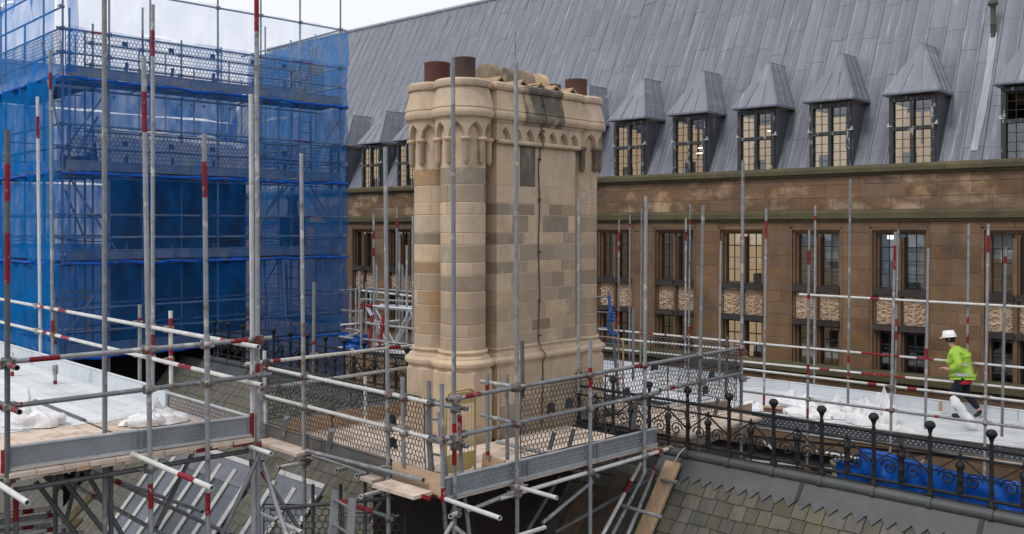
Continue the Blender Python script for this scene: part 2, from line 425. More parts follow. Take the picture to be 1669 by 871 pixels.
for a, b in visible_spans(0, 0):
    a, b = max(a, -19.3), min(b, 9.2)
    for k in range(12):
        z0 = ROWS[k]; z1 = min(ROWS[k + 1], 0.165)
        if a < -8 and not (-15.9 < a < -12) and a > -19: continue
        course(a, b, z0, z1, ph=k % 2)
for a, b in ((-19.2, -12.6), (-6.9, 9.2)):
    for z0, z1 in ((0.43, 0.73), (0.735, 1.05), (1.055, 1.27)): course(a, b, z0, z1, 'band_stone', 0.5, 1.15, ph=(z0 > 0.5 and z0 < 1))
for w in WIN:                                                    # thin course over each window head
    block(w, w + WW / 2, 0.0, 0.165); block(w + WW / 2, w + WW, 0.0, 0.165)
    for k in range(4, 1, -1): pass
# below the ledge
for k in range(5): course(-7, 9.2, -5.3 + 0.31 * k, -4.99 + 0.31 * k, ph=k % 2, lo=0.6, hi=1.1)

def mould(z0, z1, pr, m, name):
    """a moulded course along the whole front, built in lengths"""
    L, s = 1.9, S_LEFT
    def build(b):
        pf = [(0.02, z0 - 0.06), (-pr * 0.45, z0 - 0.04), (-pr * 0.55, z0), (-pr, z0 + 0.03), (-pr, z1 - 0.05), (-pr + 0.03, z1), (0.02, z1 + 0.035)]
        vs = [(x, y, z) for x in (0.002, L - 0.002) for y, z in pf]
        n = len(pf)
        b.add(vs, [(i, i + n, i + n + 1, i + 1) for i in range(n - 1)] + [tuple(range(n)), tuple(range(2 * n - 1, n - 1, -1))])
    while s < S_RIGHT:
        link(name, shared((name, z0), M[m], build), hall, Matrix.Translation((s, rng.uniform(-0.004, 0.004), 0)))
        s += L
mould(1.31, 1.49, 0.16, 'mossy', 'gutter_stone')
mould(0.19, 0.41, 0.13, 'mossy', 'string_course')
mould(-3.70, -3.47, 0.20, 'mossy', 'ledge_stone')
pw = MB(); pw.box(((S_LEFT + S_RIGHT) / 2, 0.36, 1.42), (S_RIGHT - S_LEFT, 0.42, 0.06)); pw.obj('gutter', M['lead'], hall)

# ---- windows of the main storey and the one below
def pane_mesh(w, h): return shared(('pane', round(w, 3), round(h, 3)), M['pane'], lambda b: b.box((0, 0, 0), (w, 0.006, h)))
panel_vars = []
def carving(seed):
    r = random.Random(seed)
    leaves = [(r.uniform(0.06, 0.94), r.uniform(0.06, 0.96), r.uniform(0.035, 0.07), r.uniform(0, PI), r.uniform(1.5, 2.4)) for _ in range(120)]
    boughs = []
    for sgn in (-1, 1):
        for k in range(4): boughs.append((0.22 + 0.17 * k + r.uniform(-0.03, 0.03), sgn, r.uniform(0.25, 0.5), r.uniform(0.05, 0.2)))
    def H(x, z):
        h = 0.0
        tw = 0.075 - 0.035 * z
        xc = 0.5 + 0.035 * math.sin(5 * z + seed)
        d = abs(x - xc) / tw
        if d < 1: h = max(h, 0.9 * math.sqrt(1 - d * d))
        for z0, sg, ln, up in boughs:
            t = (x - xc) * sg
            if 0 < t < ln:
                zz = z0 + up * t / ln * 1.5 + 0.05 * math.sin(t * 14 + seed)
                d = abs(z - zz) / (0.032 * (1.15 - t / ln * 0.6))
                if d < 1: h = max(h, 0.75 * math.sqrt(1 - d * d))
        for cx, cz, rr, an, e in leaves:
            dx, dz = x - cx, (z - cz) * 1.35
            u = (dx * math.cos(an) + dz * math.sin(an)) / rr; q = (-dx * math.sin(an) + dz * math.cos(an)) * e / rr
            dd = u * u + q * q
            if dd < 1: h = max(h, (0.35 + 0.5 * (1 - dd)) * (0.75 + 0.25 * math.cos(q * 7)))
        return h
    w, hh = 0.53, 0.68
    b = MB()
    def P(a, c):
        e = min(a, 1 - a, c, 1 - c)
        return ((a - 0.5) * w, 0.0 if e < 0.001 else -0.055 * H(a, c), (c - 0.5) * hh)
    b.grid(P, 48, 62, True)
    b.box((0, 0.02, 0), (w, 0.038, hh))
    return b.mesh('carving', M['carving'])
CARV = [carving(k) for k in range(4)]
LIT = {5: 'room_dim', 6: 'room_dim', 7: 'room_light', 8: 'room_dim', 9: 'room_cool', 10: 'room_dim', 0: 'room_dim', 1: 'room_dim'}
for wi, w in enumerate(WIN):
    near = wi >= 5 and wi <= 10 or wi in (0, 1)
    c = w + WW / 2
    # moulded stone surround: stepped jambs, head and mullion
    b = MB()
    for st, (o, y0, y1) in enumerate(((0.0, -0.012, 0.10), (0.055, 0.06, 0.20), (0.11, 0.15, 0.32))):
        tk = 0.062
        for sg in (-1, 1): b.box((c + sg * (WW / 2 - o - tk / 2), (y0 + y1) / 2, -1.74 - o / 2), (tk, y1 - y0, 3.44 - o))
        b.box((c, (y0 + y1) / 2, -0.02 - o - tk / 2 + 0.02), (WW - 2 * o - 2 * tk - 0.004, y1 - y0 - 0.004, tk))
    b.box((c, 0.20, -1.84), (0.15, 0.22, 3.2)); b.box((c, 0.06, -1.84), (0.07, 0.09, 3.18))
    b.obj('window_surround', M['jamb'], hall)
    for sg in (-1, 1):
        lc = c + sg * 0.315
        for k, (z0, z1) in enumerate(((-1.63, -1.50), (-2.47, -2.35))):
            b = MB(); b.box((lc, 0.10, (z0 + z1) / 2), (0.60, 0.30, z1 - z0)); b.box((lc, 0.085, z1 + 0.012), (0.56, 0.2, 0.02))
            b.obj('sill' if k == 0 else 'lintel', M['dark_stone'], hall)
        link('carved_panel', CARV[(wi * 2 + (sg > 0)) % 4], hall, Matrix.Translation((lc, 0.115, -1.99)))
        for lev, (zt, zb, nr) in enumerate(((-0.135, -1.475, 4), (-2.50, -3.47, 3))):
            lw = 0.475
            fr = MB(); ft = 0.028
            for s2 in (-1, 1): fr.box((lc + s2 * (lw / 2 - ft / 2), 0.25, (zt + zb) / 2), (ft, 0.05, zt - zb))
            for z in (zt - ft / 2, zb + ft / 2): fr.box((lc, 0.25, z), (lw - 2 * ft - 0.002, 0.048, ft))
            iw, ih = lw - 2 * ft, zt - zb - 2 * ft
            fr.box((lc, 0.25, (zt + zb) / 2), (0.016, 0.03, ih))
            for k in range(1, nr): fr.box((lc, 0.252, zb + ft + ih * k / nr), (iw, 0.028, 0.016 if k != nr - 1 else 0.03))
            wo = fr.obj('window', M['bars'], hall)
            if near and lev == 0:
                pm = pane_mesh(iw / 2 - 0.012, ih / nr - 0.018)
                for k in range(nr):
                    for s2 in (-1, 1):
                        link('pane', pm, wo, Matrix.Translation((lc + s2 * iw / 4, 0.256, zb + ft + ih * (k + 0.5) / nr)) @ Matrix.Rotation(R(rng.uniform(-0.7, 0.7)), 4, 'Z') @ Matrix.Rotation(R(rng.uniform(-0.7, 0.7)), 4, 'X'))
            else:
                link('pane', pane_mesh(iw, ih), wo, Matrix.Translation((lc, 0.258, (zt + zb) / 2)))
    if wi in (6, 8, 9, 10):                                         # blinds let down to different lengths
        for sg, dl in {6: ((1, 0.45),), 8: ((-1, 0.25), (1, 0.7)), 9: ((1, 1.15),), 10: ((-1, 0.55),)}[wi]:
            b = MB(); b.box((c + sg * 0.315, 0.34, -0.16 - dl / 2), (0.44, 0.012, dl)); b.obj('blind', M['blind'], hall)
    # the rooms behind
    for lev, (zc, hh) in enumerate(((-0.85, 1.8), (-3.0, 1.5))):
        kind = LIT.get(wi, 'room_dim') if lev == 0 else ('room_light' if wi in (7,) else 'room_dim' if wi in (5, 6, 8, 0, 1) else None)
        b = MB(); x0, x1 = c - 0.68, c + 0.68
        for s0, s1, z0, z1 in (): pass
        b.box((c - 0.16, 1.75, zc), (1.8, 0.04, hh)); b.box((c - 1.0, 1.1, zc), (0.04, 1.26, hh))
        bw = b.obj('room_wall', M[kind] if kind else M['room_dark'], hall)
        b = MB(); b.box((x1 + 0.1, 1.1, zc), (0.04, 1.28, hh)); b.box((c, 1.1, zc - hh / 2), (1.6, 1.28, 0.04)); b.box((c, 1.1, zc + hh / 2), (1.6, 1.28, 0.04))
        if wi % 2 or lev: b.box((c - 0.2 + 0.3 * (wi % 3), 1.2, zc - hh / 2 + 0.25), (0.5, 0.4, 0.46))
        b.box((c + 0.35 - 0.25 * (wi % 3), 1.6, zc + 0.1 * (wi % 4)), (0.22, 0.2, 0.5 + 0.2 * (wi % 2)))
        b.obj('room', M['room_dark'] if not kind or kind == 'room_cool' else M['furniture'], hall)
        if wi == 9 and lev == 0:
            b = MB(); b.box((c - 0.36, 0.5, -0.24), (0.17, 0.05, 0.09)); b.obj('room_lamp', M['lamp'], hall)

# ---- lead roof: sheets with rolls between, staggered laps; nearest sheets separate
SL = math.hypot(1, 1 / TAN)                                     # slope length per metre of height
up = Vector((0, 1 / TAN, 1)).normalized(); nrm = Vector((0, -1, 1 / TAN)).normalized()
LW, LH = 0.435, 1.22
slope_len = (RIDGE_Z - ROOF_Z0) * SL
def sheet(b, w, h):
    """one dressed lead sheet: raised roll on its right edge, lapped bottom edge; x along, y up the slope, z out"""
    pf = [(-w / 2, 0.002), (w / 2 - 0.075, 0.004), (w / 2 - 0.06, 0.028), (w / 2 - 0.035, 0.040), (w / 2 - 0.010, 0.028), (w / 2 + 0.002, 0.003)]
    n = len(pf)
    vs = [(x, y, z + (0.005 if y == 0 else 0.0)) for y in (0, h) for x, z in pf] + [(x, 0, -0.004) for x, z in pf]
    b.add(vs, [(i, i + 1, n + i + 1, n + i) for i in range(n - 1)], True)
    b.add(vs, [(2 * n + i, 2 * n + i + 1, i + 1, i) for i in range(n - 1)])
cover = [(d - 0.04, d + DW + 0.10) for d in DOR]
far_sheets = MB()
cols = int((S_RIGHT - S_LEFT) / LW)
cand = []
for ci in range(cols):
    s = S_LEFT + (ci + 0.5) * LW
    l = -rng.uniform(0.1, 0.9) if ci % 2 else -rng.uniform(0.4, 1.0)
    while l < slope_len:
        h = LH * rng.uniform(0.92, 1.08)
        l0, l1 = max(l, 0.0), min(l + h, slope_len)
        l += h
        if l1 - l0 < 0.12: continue
        cand.append((s, l0, l1))
DTOP = (3.12 - ROOF_Z0) * SL
def clip(s, l0, l1):
    """the pieces of a sheet that lie outside the dormers"""
    a, b = s - LW / 2, s + LW / 2
    for d in DOR:
        x0, x1 = d + 0.0, d + DW
        if b <= x0 or a >= x1 or l0 >= DTOP: continue
        res = []
        if l1 > DTOP + 0.02: res.append((a, b, DTOP, l1))
        if a < x0 - 0.02: res.append((a, x0, l0, min(l1, DTOP)))
        if b > x1 + 0.02: res.append((x1, b, l0, min(l1, DTOP)))
        return res
    return [(a, b, l0, l1)]
cand_vis = [q for c in sorted(cand, key=lambda q: -q[0]) for q in clip(*c)]
def sheet_frame(s, l0, dz=0.0):
    p = Vector((s, ROOF_Y0, ROOF_Z0)) + up * l0 + nrm * dz
    return frame(p, (1, 0, 0), up, nrm)
npart = 0
for sa, sb, l0, l1 in cand_vis:
    s, wd = (sa + sb) / 2, sb - sa
    w = hall_p = F0 + FD * s + FI * (ROOF_Y0 + l0 * up.y) + Vector((0, 0, ROOF_Z0 + l0 * up.z))
    u, v, Y = project(w)
    if npart < 296 and 960 < u < 1720 and v > -60 and l1 - l0 > 0.25:
        b = MB(); sheet(b, wd, l1 - l0)
        k = rng.uniform(0.9, 1.1)
        b.obj('lead_sheet', M['lead'], hall, sheet_frame(s, l0, rng.uniform(0, 0.006)) @ Matrix.Rotation(R(rng.uniform(-0.08, 0.08)), 4, 'X'))
        npart += 1
    else:
        b = MB(); sheet(b, wd, l1 - l0)
        fm = sheet_frame(s, l0, rng.uniform(0, 0.006))
        far_sheets.add([fm @ Vector(x) for x in b.v], b.f, b.sm)
tag(far_sheets.obj('lead_sheets', M['lead'], hall), kind='stuff')
b = MB()
p0 = Vector((S_LEFT, ROOF_Y0, ROOF_Z0)); p1 = Vector((S_RIGHT, ROOF_Y0, ROOF_Z0))
q0 = Vector((S_LEFT, ridge_y, RIDGE_Z)); q1 = Vector((S_RIGHT, ridge_y, RIDGE_Z))
o = nrm * -0.012
r0 = Vector((S_LEFT, 2 * ridge_y - ROOF_Y0, ROOF_Z0)); r1 = Vector((S_RIGHT, 2 * ridge_y - ROOF_Y0, ROOF_Z0))
def rp(s_, l_): return Vector((s_, ROOF_Y0, ROOF_Z0)) + up * l_ + o
xs = [S_LEFT] + [e for d in DOR for e in (d + 0.03, d + DW - 0.03)] + [S_RIGHT]
for i in range(len(xs) - 1):
    l0 = DTOP - 0.05 if i % 2 else 0.0
    b.add([rp(xs[i], l0), rp(xs[i + 1], l0), rp(xs[i + 1], slope_len), rp(xs[i], slope_len)], [(0, 1, 2, 3)])
b.add([p0 + o, p1 + o, q1 + o, q0 + o, r0, r1], [(3, 2, 5, 4), (0, 3, 4), (1, 5, 2)])
b.obj('roof', M['lead'], hall)
s = S_LEFT
while s < S_RIGHT:
    b = MB(); b.tube((s, ridge_y, RIDGE_Z + 0.03), (s + 1.78, ridge_y, RIDGE_Z + 0.03), 0.085, 10); b.obj('ridge_roll', M['lead_streak'], hall); s += 1.8
# small lead vent on the slope, with the pale run below it
lv = 5.15 + 0.0
def roof_at(u, v):
    inv = INV[hall.name]
    o_ = inv @ Vector((0, 0, 0)); d_ = inv.to_3x3() @ Vector(((u - CU) / FOC, 1, (HV - v) / FOC))
    r0_ = Vector((0, ROOF_Y0, ROOF_Z0)); t_ = (r0_ - o_).dot(nrm) / d_.dot(nrm); p_ = o_ + d_ * t_
    return p_.x, (p_ - r0_).dot(up)
vent_s, vent_l = roof_at(1621, 46)
vm = sheet_frame(vent_s, vent_l)
base = vm @ Vector((0, 0, 0.0))
b = MB()
b.lathe([(0.055, -0.30), (0.06, 0.0), (0.075, 0.02), (0.06, 0.05), (0.06, 0.42), (0.075, 0.44), (0.06, 0.47), (0.115, 0.49), (0.12, 0.53), (0.095, 0.60), (0.05, 0.65), (0.02, 0.67), (0.018, 0.74), (0.0, 0.75)], base + Vector((0, -0.13, 0.05)), 14)
b.obj('roof_vent', mat('weathered copper vent', (0.10, 0.105, 0.085), (0.07, 0.065, 0.05), 8, 0.7), hall)
b = MB()
def run(a, c):
    l = -0.15 - a * 3.4
    wdt = 0.17 + 0.05 * noise.noise(Vector((a * 5, 0, 3)))
    return vm @ Vector(((c - 0.5) * wdt + 0.03 * math.sin(a * 4), l, 0.026))
b.grid(run, 20, 3, True); b.obj('lime_streak', M['lead_streak'], hall)

# ---- dormers
def dormer(d, lit, idx):
    c = d + DW / 2
    dz = {11: 0.0}.get(idx, 0.0)
    yf, zb, zt = 0.48, ROOF_Z0 + 0.01, 3.16
    fr = MB()
    fr_w = 0.10
    for sg in (-1, 1): fr.box((c + sg * (DW / 2 - fr_w / 2), yf + 0.05, (zb + zt) / 2), (fr_w, 0.12, zt - zb))
    fr.box((c, yf + 0.052, zt - 0.05), (DW - 2 * fr_w, 0.116, 0.10)); fr.box((c, yf + 0.052, zb + 0.03), (DW - 2 * fr_w, 0.116, 0.06))
    ztr = 2.395
    fr.box((c, yf + 0.04, ztr), (DW - 2 * fr_w, 0.12, 0.085)); fr.box((c, yf + 0.042, (zb + zt) / 2), (0.085, 0.118, zt - zb - 0.16))
    root = fr.obj('dormer', M['dormer_wood'], hall)
    for sg in (-1, 1):
        tb = MB(); x = c + sg * DW / 2; tb.add([(x - 0.1 * sg, yf - 0.02, ztr + 0.05), (x + 0.05 * sg, yf - 0.02, ztr + 0.05), (x + 0.05 * sg, yf + 0.1, ztr + 0.05), (x - 0.1 * sg, yf - 0.03, ztr + 0.065), (x + 0.04 * sg, yf + 0.02, ztr + 0.16)], [(0, 1, 4, 3), (1, 2, 4), (3, 4, 2), (0, 3, 2, 1)]); link('lead_soaker', tb.mesh('lead_soaker', M['lead_streak']), root)
    ln = MB(); xl = c - DW / 2 + 0.028; ln.add([(xl, yf + 0.1, zb + 0.05), (xl, roof_y(zb) + 0.3, zb + 0.05), (xl, roof_y(zt) + 0.25, zt - 0.12), (xl, yf + 0.1, zt - 0.12)], [(0, 1, 2, 3)]); link('lining', ln.mesh('lining', M[lit if lit == 'room_dark' else 'room_light']), root)  # added inner wall whose own glow stands in for room light
    ck = MB()
    for sg in (-1, 1):
        x = c + sg * (DW / 2)
        ys = yf + 0.07
        pts = [(ys, zb), (roof_y(zb) + 0.05, zb), (roof_y(zt) + 0.05, zt), (ys, zt)]
        vs = [(x + e, y, z) for e in (-0.02, 0.02) for y, z in pts]
        ck.add(vs, [(0, 1, 2, 3), (7, 6, 5, 4), (0, 3, 7, 4), (0, 4, 5, 1), (1, 5, 6, 2), (2, 6, 7, 3)])
    link('cheek', ck.mesh('cheek', M['dormer_cheek']), root)
    hd = MB()
    oz, hw, yo = zt + 0.10, DW / 2 + 0.125, yf - 0.14
    ap_z = 4.52
    ya = roof_y(ap_z)
    ymid = 1.22
    vs = [(c - hw, yo, oz), (c + hw, yo, oz), (c + hw, roof_y(oz) + 0.06, oz), (c - hw, roof_y(oz) + 0.06, oz), (c - 0.04, ymid, ap_z), (c + 0.04, ymid, ap_z), (c + 0.04, ya + 0.1, ap_z + 0.02), (c - 0.04, ya + 0.1, ap_z + 0.02),
          (c - hw, yo, oz - 0.055), (c + hw, yo, oz - 0.055), (c + hw, roof_y(oz), oz - 0.055), (c - hw, roof_y(oz), oz - 0.055)]
    hd.add(vs, [(0, 1, 5, 4), (1, 2, 6, 5), (3, 0, 4, 7), (4, 5, 6, 7), (8, 9, 1, 0), (9, 10, 2, 1), (11, 8, 0, 3), (8, 11, 10, 9)])
    A, B_, Cc, D_ = Vector(vs[0]), Vector(vs[1]), Vector(vs[5]), Vector(vs[4])
    fn = (B_ - A).cross(D_ - A).normalized()
    for t in (0.33, 0.68):                                       # rolls dressed over the hood
        pb = A.lerp(B_, t) + fn * 0.006; pt = pb + (D_.lerp(Cc, t) - A.lerp(B_, t)) * 0.62
        pt = Vector((pb.x, pt.y, pt.z)) if abs(t - 0.5) < 0.4 else pt
        lim = A.lerp(D_, 0.62)
        hd.bar(pb, A.lerp(B_, t) * 0.42 + (D_.lerp(Cc, t)) * 0.58 + fn * 0.006, 0.035, 0.025, up=fn)
    hd.bar(Vector(vs[1]), Vector(vs[5]), 0.04, 0.03); hd.bar(Vector(vs[5]) + Vector((-.04, 0, .01)), Vector(vs[6]) + Vector((-.04, 0, .01)), 0.06, 0.05)
    for t in (0.4, 0.72):
        hd.bar(Vector(vs[1]).lerp(Vector(vs[2]), t) + Vector((0.006, 0, 0)), Vector(vs[5]).lerp(Vector(vs[6]), t * 0.8) + Vector((0.006, 0, 0)), 0.03, 0.02, up=(1, 0, 0))
    hd.box((c, yo - 0.004, oz - 0.02), (2 * hw + 0.03, 0.03, 0.045))
    link('dormer_roof', hd.mesh('dormer_roof', M['lead']), root, color=(1, 1, 1))
    # leaded lights: two above and two below the transom
    gb = MB()
    panes = []
    for sg in (-1, 1):
        lc = c + sg * 0.238
        for z0, z1, n in ((zb + 0.06, ztr - 0.045, 4), (ztr + 0.045, zt - 0.10, 3)):
            iw = 0.385
            for s2 in (-1, 1): gb.box((lc + s2 * (iw / 2 - 0.01), yf + 0.075, (z0 + z1) / 2), (0.022, 0.03, z1 - z0))
            gb.box((lc, yf + 0.075, (z0 + z1) / 2), (0.014, 0.02, z1 - z0))
            for k in range(n + 1): gb.box((lc, yf + 0.077, z0 + (z1 - z0) * k / n), (iw, 0.02, 0.014))
            for k in range(n):
                for s2 in (-1, 1): panes.append((lc + s2 * iw / 4, z0 + (z1 - z0) * (k + 0.5) / n, iw / 2 - 0.02, (z1 - z0) / n - 0.016))
    link('glazing_bars', gb.mesh('glazing_bars', M['bars']), root)
    if 6 <= idx <= 10:
        for x, z, w, h in panes:
            link('pane', pane_mesh(w, h), root, Matrix.Translation((x, yf + 0.08, z)) @ Matrix.Rotation(R(rng.uniform(-1, 1)), 4, 'Z') @ Matrix.Rotation(R(rng.uniform(-1, 1)), 4, 'X'))
    elif idx == 11:
        for x, z, w, h in panes:
            if z < ztr: link('pane', pane_mesh(w, h), root, Matrix.Translation((x, yf + 0.08, z)))
    else:
        link('pane', pane_mesh(0.345 * 2 + 0.12, zt - zb - 0.16), root, Matrix.Translation((c, yf + 0.083, (zb + zt) / 2 - 0.02)))
    rw = MB(); pts = []
    for (x, l) in ((c - 1.6, -0.1), (c + 0.52, -0.1), (c + 0.52, DTOP - 0.02), (c - 1.6, DTOP - 0.02)): pts.append(Vector((x, ROOF_Y0, ROOF_Z0)) + up * l - nrm * (0.34 + 0.05 * (idx % 3)))
    rw.add(pts + [q - nrm * 0.03 for q in pts], [(0, 1, 2, 3), (7, 6, 5, 4), (0, 4, 5, 1), (1, 5, 6, 2), (2, 6, 7, 3), (3, 7, 4, 0)])
    link('room_wall', rw.mesh('room_wall', M[lit]), root)
    rs = MB(); rs.box((c, 0.85, 3.06), (0.9, 0.5, 0.03))
    rs.box((c - 0.25 + 0.1 * (idx % 3), 0.80, 1.66), (0.3, 0.1, 0.35 + 0.1 * (idx % 2))); rs.box((c + 0.3 - 0.14 * (idx % 4), 1.2, 2.5), (0.05, 0.05, 0.9))
    link('room', rs.mesh('room', M['furniture']), root)
    if idx in (7, 8):
        lm = MB(); z = 2.28 if idx == 7 else 2.62
        lm.box((c + 0.2, 0.9, z), (0.3 if idx == 7 else 0.1, 0.05, 0.03))
        if idx == 7: lm.box((c + 0.15, 0.9, z - 0.15), (0.3, 0.05, 0.03))
        link('room_lamp', lm.mesh('room_lamp', M['lamp']), root)
for i, d in enumerate(DOR):
    dormer(d, 'room_dark' if i == 11 else ('room_light', 'room_warm')[i in (8, 10)], i)
# ================================================================ sandstone chimney
CD = Vector((0.70, 0.714, 0)).normalized(); CLf = Vector((-CD.y, CD.x, 0))
CC = Vector((-0.671, 12.6, 0))
chim = thing('chimney_stack', 'tall pale sandstone chimney with clustered round shafts and arcaded crown', 'chimney', frame=frame(CC + Vector((0, 0, -2.85)), CD, CLf, (0, 0, 1)))
ZO = 2.85                                                        # local z = world z + ZO
CR_, CW, CX0, CLN, CQ = 0.31, 0.29, 0.368, 2.40, 0.56
rc = random.Random(11)
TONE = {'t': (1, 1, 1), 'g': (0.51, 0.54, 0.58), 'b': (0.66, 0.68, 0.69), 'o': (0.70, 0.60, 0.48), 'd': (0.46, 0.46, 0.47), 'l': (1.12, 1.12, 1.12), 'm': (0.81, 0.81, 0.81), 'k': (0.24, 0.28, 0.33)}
def tone(c):
    k = rc.uniform(0.94, 1.06); t = TONE[c]
    return (t[0] * k, t[1] * k, t[2] * k)
shaft_v = [270, 301, 330, 350, 380, 400, 429, 449, 477, 501, 531, 551, 578]
shaft_z = [(HV - v) * 12.32 / FOC for v in shaft_v]
COLS = [(0, 0), (0, CQ), (CLN, 0), (CLN, CQ)]
col_tones = ['ggtttbtgmbmm', 'otttotobooom', 'tmtbmbmgbdbm', 'tbtmtgtbmtbm']
def drum(x, y, z0, z1, a0, a1, r, c):
    j = 0.005
    n = max(6, round((a1 - a0) / R(10)))
    da = j / r
    b = MB()
    vs = []
    for i in range(n + 1):
        a = a0 + da + (a1 - a0 - 2 * da) * i / n
        for rr, z in ((r - 0.03, z0 + j), (r - 0.005, z0 + j), (r, z0 + j + 0.006), (r, z1 - j - 0.006), (r - 0.005, z1 - j), (r - 0.03, z1 - j)):
            vs.append((rr * math.cos(a), rr * math.sin(a), z))
    for k in range(5):
        q = [v for i in range(n + 1) for v in vs[i * 6 + k:i * 6 + k + 2]]
        b.add(q, [(2 * i, 2 * i + 2, 2 * i + 3, 2 * i + 1) for i in range(n)], True)
    for i in (0, n): b.add([vs[i * 6 + k] for k in range(6)], [(0, 1, 2, 3, 4, 5)])
    b.obj('stone', M['tan'], chim, Matrix.Translation((x, y, 0)), color=tone(c))
for ci, (x, y) in enumerate(COLS):
    b = MB(); b.tube((x, y, 0.9), (x, y, 3.9), CR_ - 0.006, 60); b.obj('core', M['mortar'], chim)
    for k in range(12):
        z1, z0 = shaft_z[k] + ZO, shaft_z[k + 1] + ZO
        a = R(200 + 97 * k + 31 * ci)
        cuts = [a, a + R(150), a + R(250), a + R(360)] if k % 3 else [a, a + R(190), a + R(360)]
        for q in range(len(cuts) - 1):
            t = col_tones[ci][k]
            if q and rc.random() < 0.3: t = rc.choice('tmbg')
            drum(x, y, z0, z1, cuts[q], cuts[q + 1], CR_ + rc.uniform(-0.002, 0.002), t)
# flat faces of the body
BX0, BX1, BY0, BY1 = CX0, CLN - CX0, -CW, CQ + CW
b = MB(); b.box(((BX0 + BX1) / 2, (BY0 + BY1) / 2, 2.4), (BX1 - BX0 - 0.009, BY1 - BY0 - 0.009, 4.6)); b.box((CLN / 2, CQ / 2, 2.4), (CLN + 0.1, CQ - 0.1, 4.6)); b.obj('core', M['mortar'], chim)
def flat_block(p, xdir, ydir, w, h, c):
    j, ch = 0.005, 0.004
    w, h = w / 2 - j, h / 2 - j
    b = MB()
    vs = [(-w, -0.03, -h), (w, -0.03, -h), (w, -0.03, h), (-w, -0.03, h), (-w, -ch, -h), (w, -ch, -h), (w, -ch, h), (-w, -ch, h), (-w + ch, 0, -h + ch), (w - ch, 0, -h + ch), (w - ch, 0, h - ch), (-w + ch, 0, h - ch)]
    vs = [(x, y, z) for x, y, z in vs]
    fs = [(8, 9, 10, 11)] + [(4 + i, 4 + (i + 1) % 4, 8 + (i + 1) % 4, 8 + i) for i in range(4)] + [(i, (i + 1) % 4, 4 + (i + 1) % 4, 4 + i) for i in range(4)]
    b.add(vs, fs)
    b.obj('stone', M['tan'], chim, frame(p, xdir, ydir, (0, 0, 1)), color=tone(c))
flat_z = [1.19] + [z for z in shaft_z[1:]] + [-1.90]
flat_z[12] = -1.70; flat_z = flat_z[:13]
# split points (fraction along the face) and tones, per course from the top, read off the stones' sizes
FACE = [[(0.27, 't'), (0.47, 'k'), (1.0, 't')], [(0.24, 't'), (0.5, 't'), (1.0, 't')], [(0.46, 'g'), (0.64, 't'), (0.82, 'g'), (1.0, 'b')],
        [(0.18, 't'), (0.38, 'g'), (0.56, 't'), (0.90, 'g'), (1.0, 't')], [(0.32, 'g'), (0.56, 't'), (0.83, 't'), (1.0, 'b')], [(0.27, 't'), (0.72, 'b'), (1.0, 'b')],
        [(0.20, 'g'), (0.37, 'b'), (0.80, 't'), (1.0, 'b')], [(0.17, 't'), (0.30, 'b'), (0.68, 'b'), (0.85, 'g'), (1.0, 'm')], [(0.23, 'm'), (0.50, 'b'), (0.76, 'b'), (1.0, 'g')],
        [(0.16, 'b'), (0.35, 'm'), (0.6, 'b'), (0.86, 'm'), (1.0, 'b')], [(0.24, 'm'), (0.42, 'b'), (0.66, 'd'), (0.83, 't'), (1.0, 'm')], [(0.24, 'm'), (0.61, 'b'), (0.82, 't'), (1.0, 'b')]]
for side in (0, 1):
    for k in range(12):
        z1, z0 = flat_z[k] + ZO, flat_z[k + 1] + ZO
        f0 = 0.0
        for f1, c in FACE[k]:
            x0, x1 = BX0 + (BX1 - BX0) * f0, BX0 + (BX1 - BX0) * f1
            if side == 0: flat_block(((x0 + x1) / 2, BY0, (z0 + z1) / 2), (1, 0, 0), (0, -1, 0), x1 - x0, z1 - z0, c)
            else: flat_block(((x0 + x1) / 2, BY1, (z0 + z1) / 2), (-1, 0, 0), (0, 1, 0), x1 - x0, z1 - z0, rc.choice('tmbgt'))
            f0 = f1
for xx, dx in ((BX0, -1), (BX1, 1)):
    for k in range(12):
        z1, z0 = flat_z[k] + ZO, flat_z[k + 1] + ZO
        for y0, y1 in ((BY0, BY0 + 0.24), (BY1 - 0.24, BY1)):
            flat_block((xx, (y0 + y1) / 2, (z0 + z1) / 2), (0, -dx, 0), (dx, 0, 0), y1 - y0, z1 - z0, FACE[k][0][1] if dx < 0 else 't')

# base moulding, plinth
BASE = [(0.0, -1.655), (0.022, -1.66), (0.034, -1.675), (0.034, -1.69), (0.022, -1.705), (0.012, -1.712), (0.013, -1.735), (0.05, -1.742), (0.062, -1.755), (0.062, -1.775), (0.07, -1.78), (0.112, -1.795), (0.130, -1.815), (0.133, -1.845), (0.12, -1.872), (0.098, -1.885), (0.08, -1.89), (0.08, -1.92)]
CROWN = [(0.07, 1.44), (0.085, 1.47), (0.12, 1.49), (0.137, 1.53), (0.135, 1.57), (0.115, 1.605), (0.125, 1.615), (0.118, 1.635), (0.055, 1.885), (0.085, 1.895), (0.10, 1.93), (0.095, 1.975), (0.065, 2.0), (0.0, 2.005)]
def rect_mould(prof, name, close):
    x0, x1, y0, y1 = BX0, BX1, BY0, BY1
    b = MB(); vs = []
    for o, z in prof: vs += [(x0 - o, y0 - o, z + ZO), (x1 + o, y0 - o, z + ZO), (x1 + o, y1 + o, z + ZO), (x0 - o, y1 + o, z + ZO)]
    up_ = prof[-1][1] > prof[0][1]
    fs = []
    for k in range(len(prof) - 1):
        for i in range(4):
            q = (4 * k + i, 4 * k + (i + 1) % 4, 4 * (k + 1) + (i + 1) % 4, 4 * (k + 1) + i)
            fs.append(q if up_ else q[::-1])
    b.add(vs, fs)
    b.add(vs, [tuple(range(4 * len(prof) - 4, 4 * len(prof)))])
    return b.obj(name, M['tan'], chim, color=tone('t'))
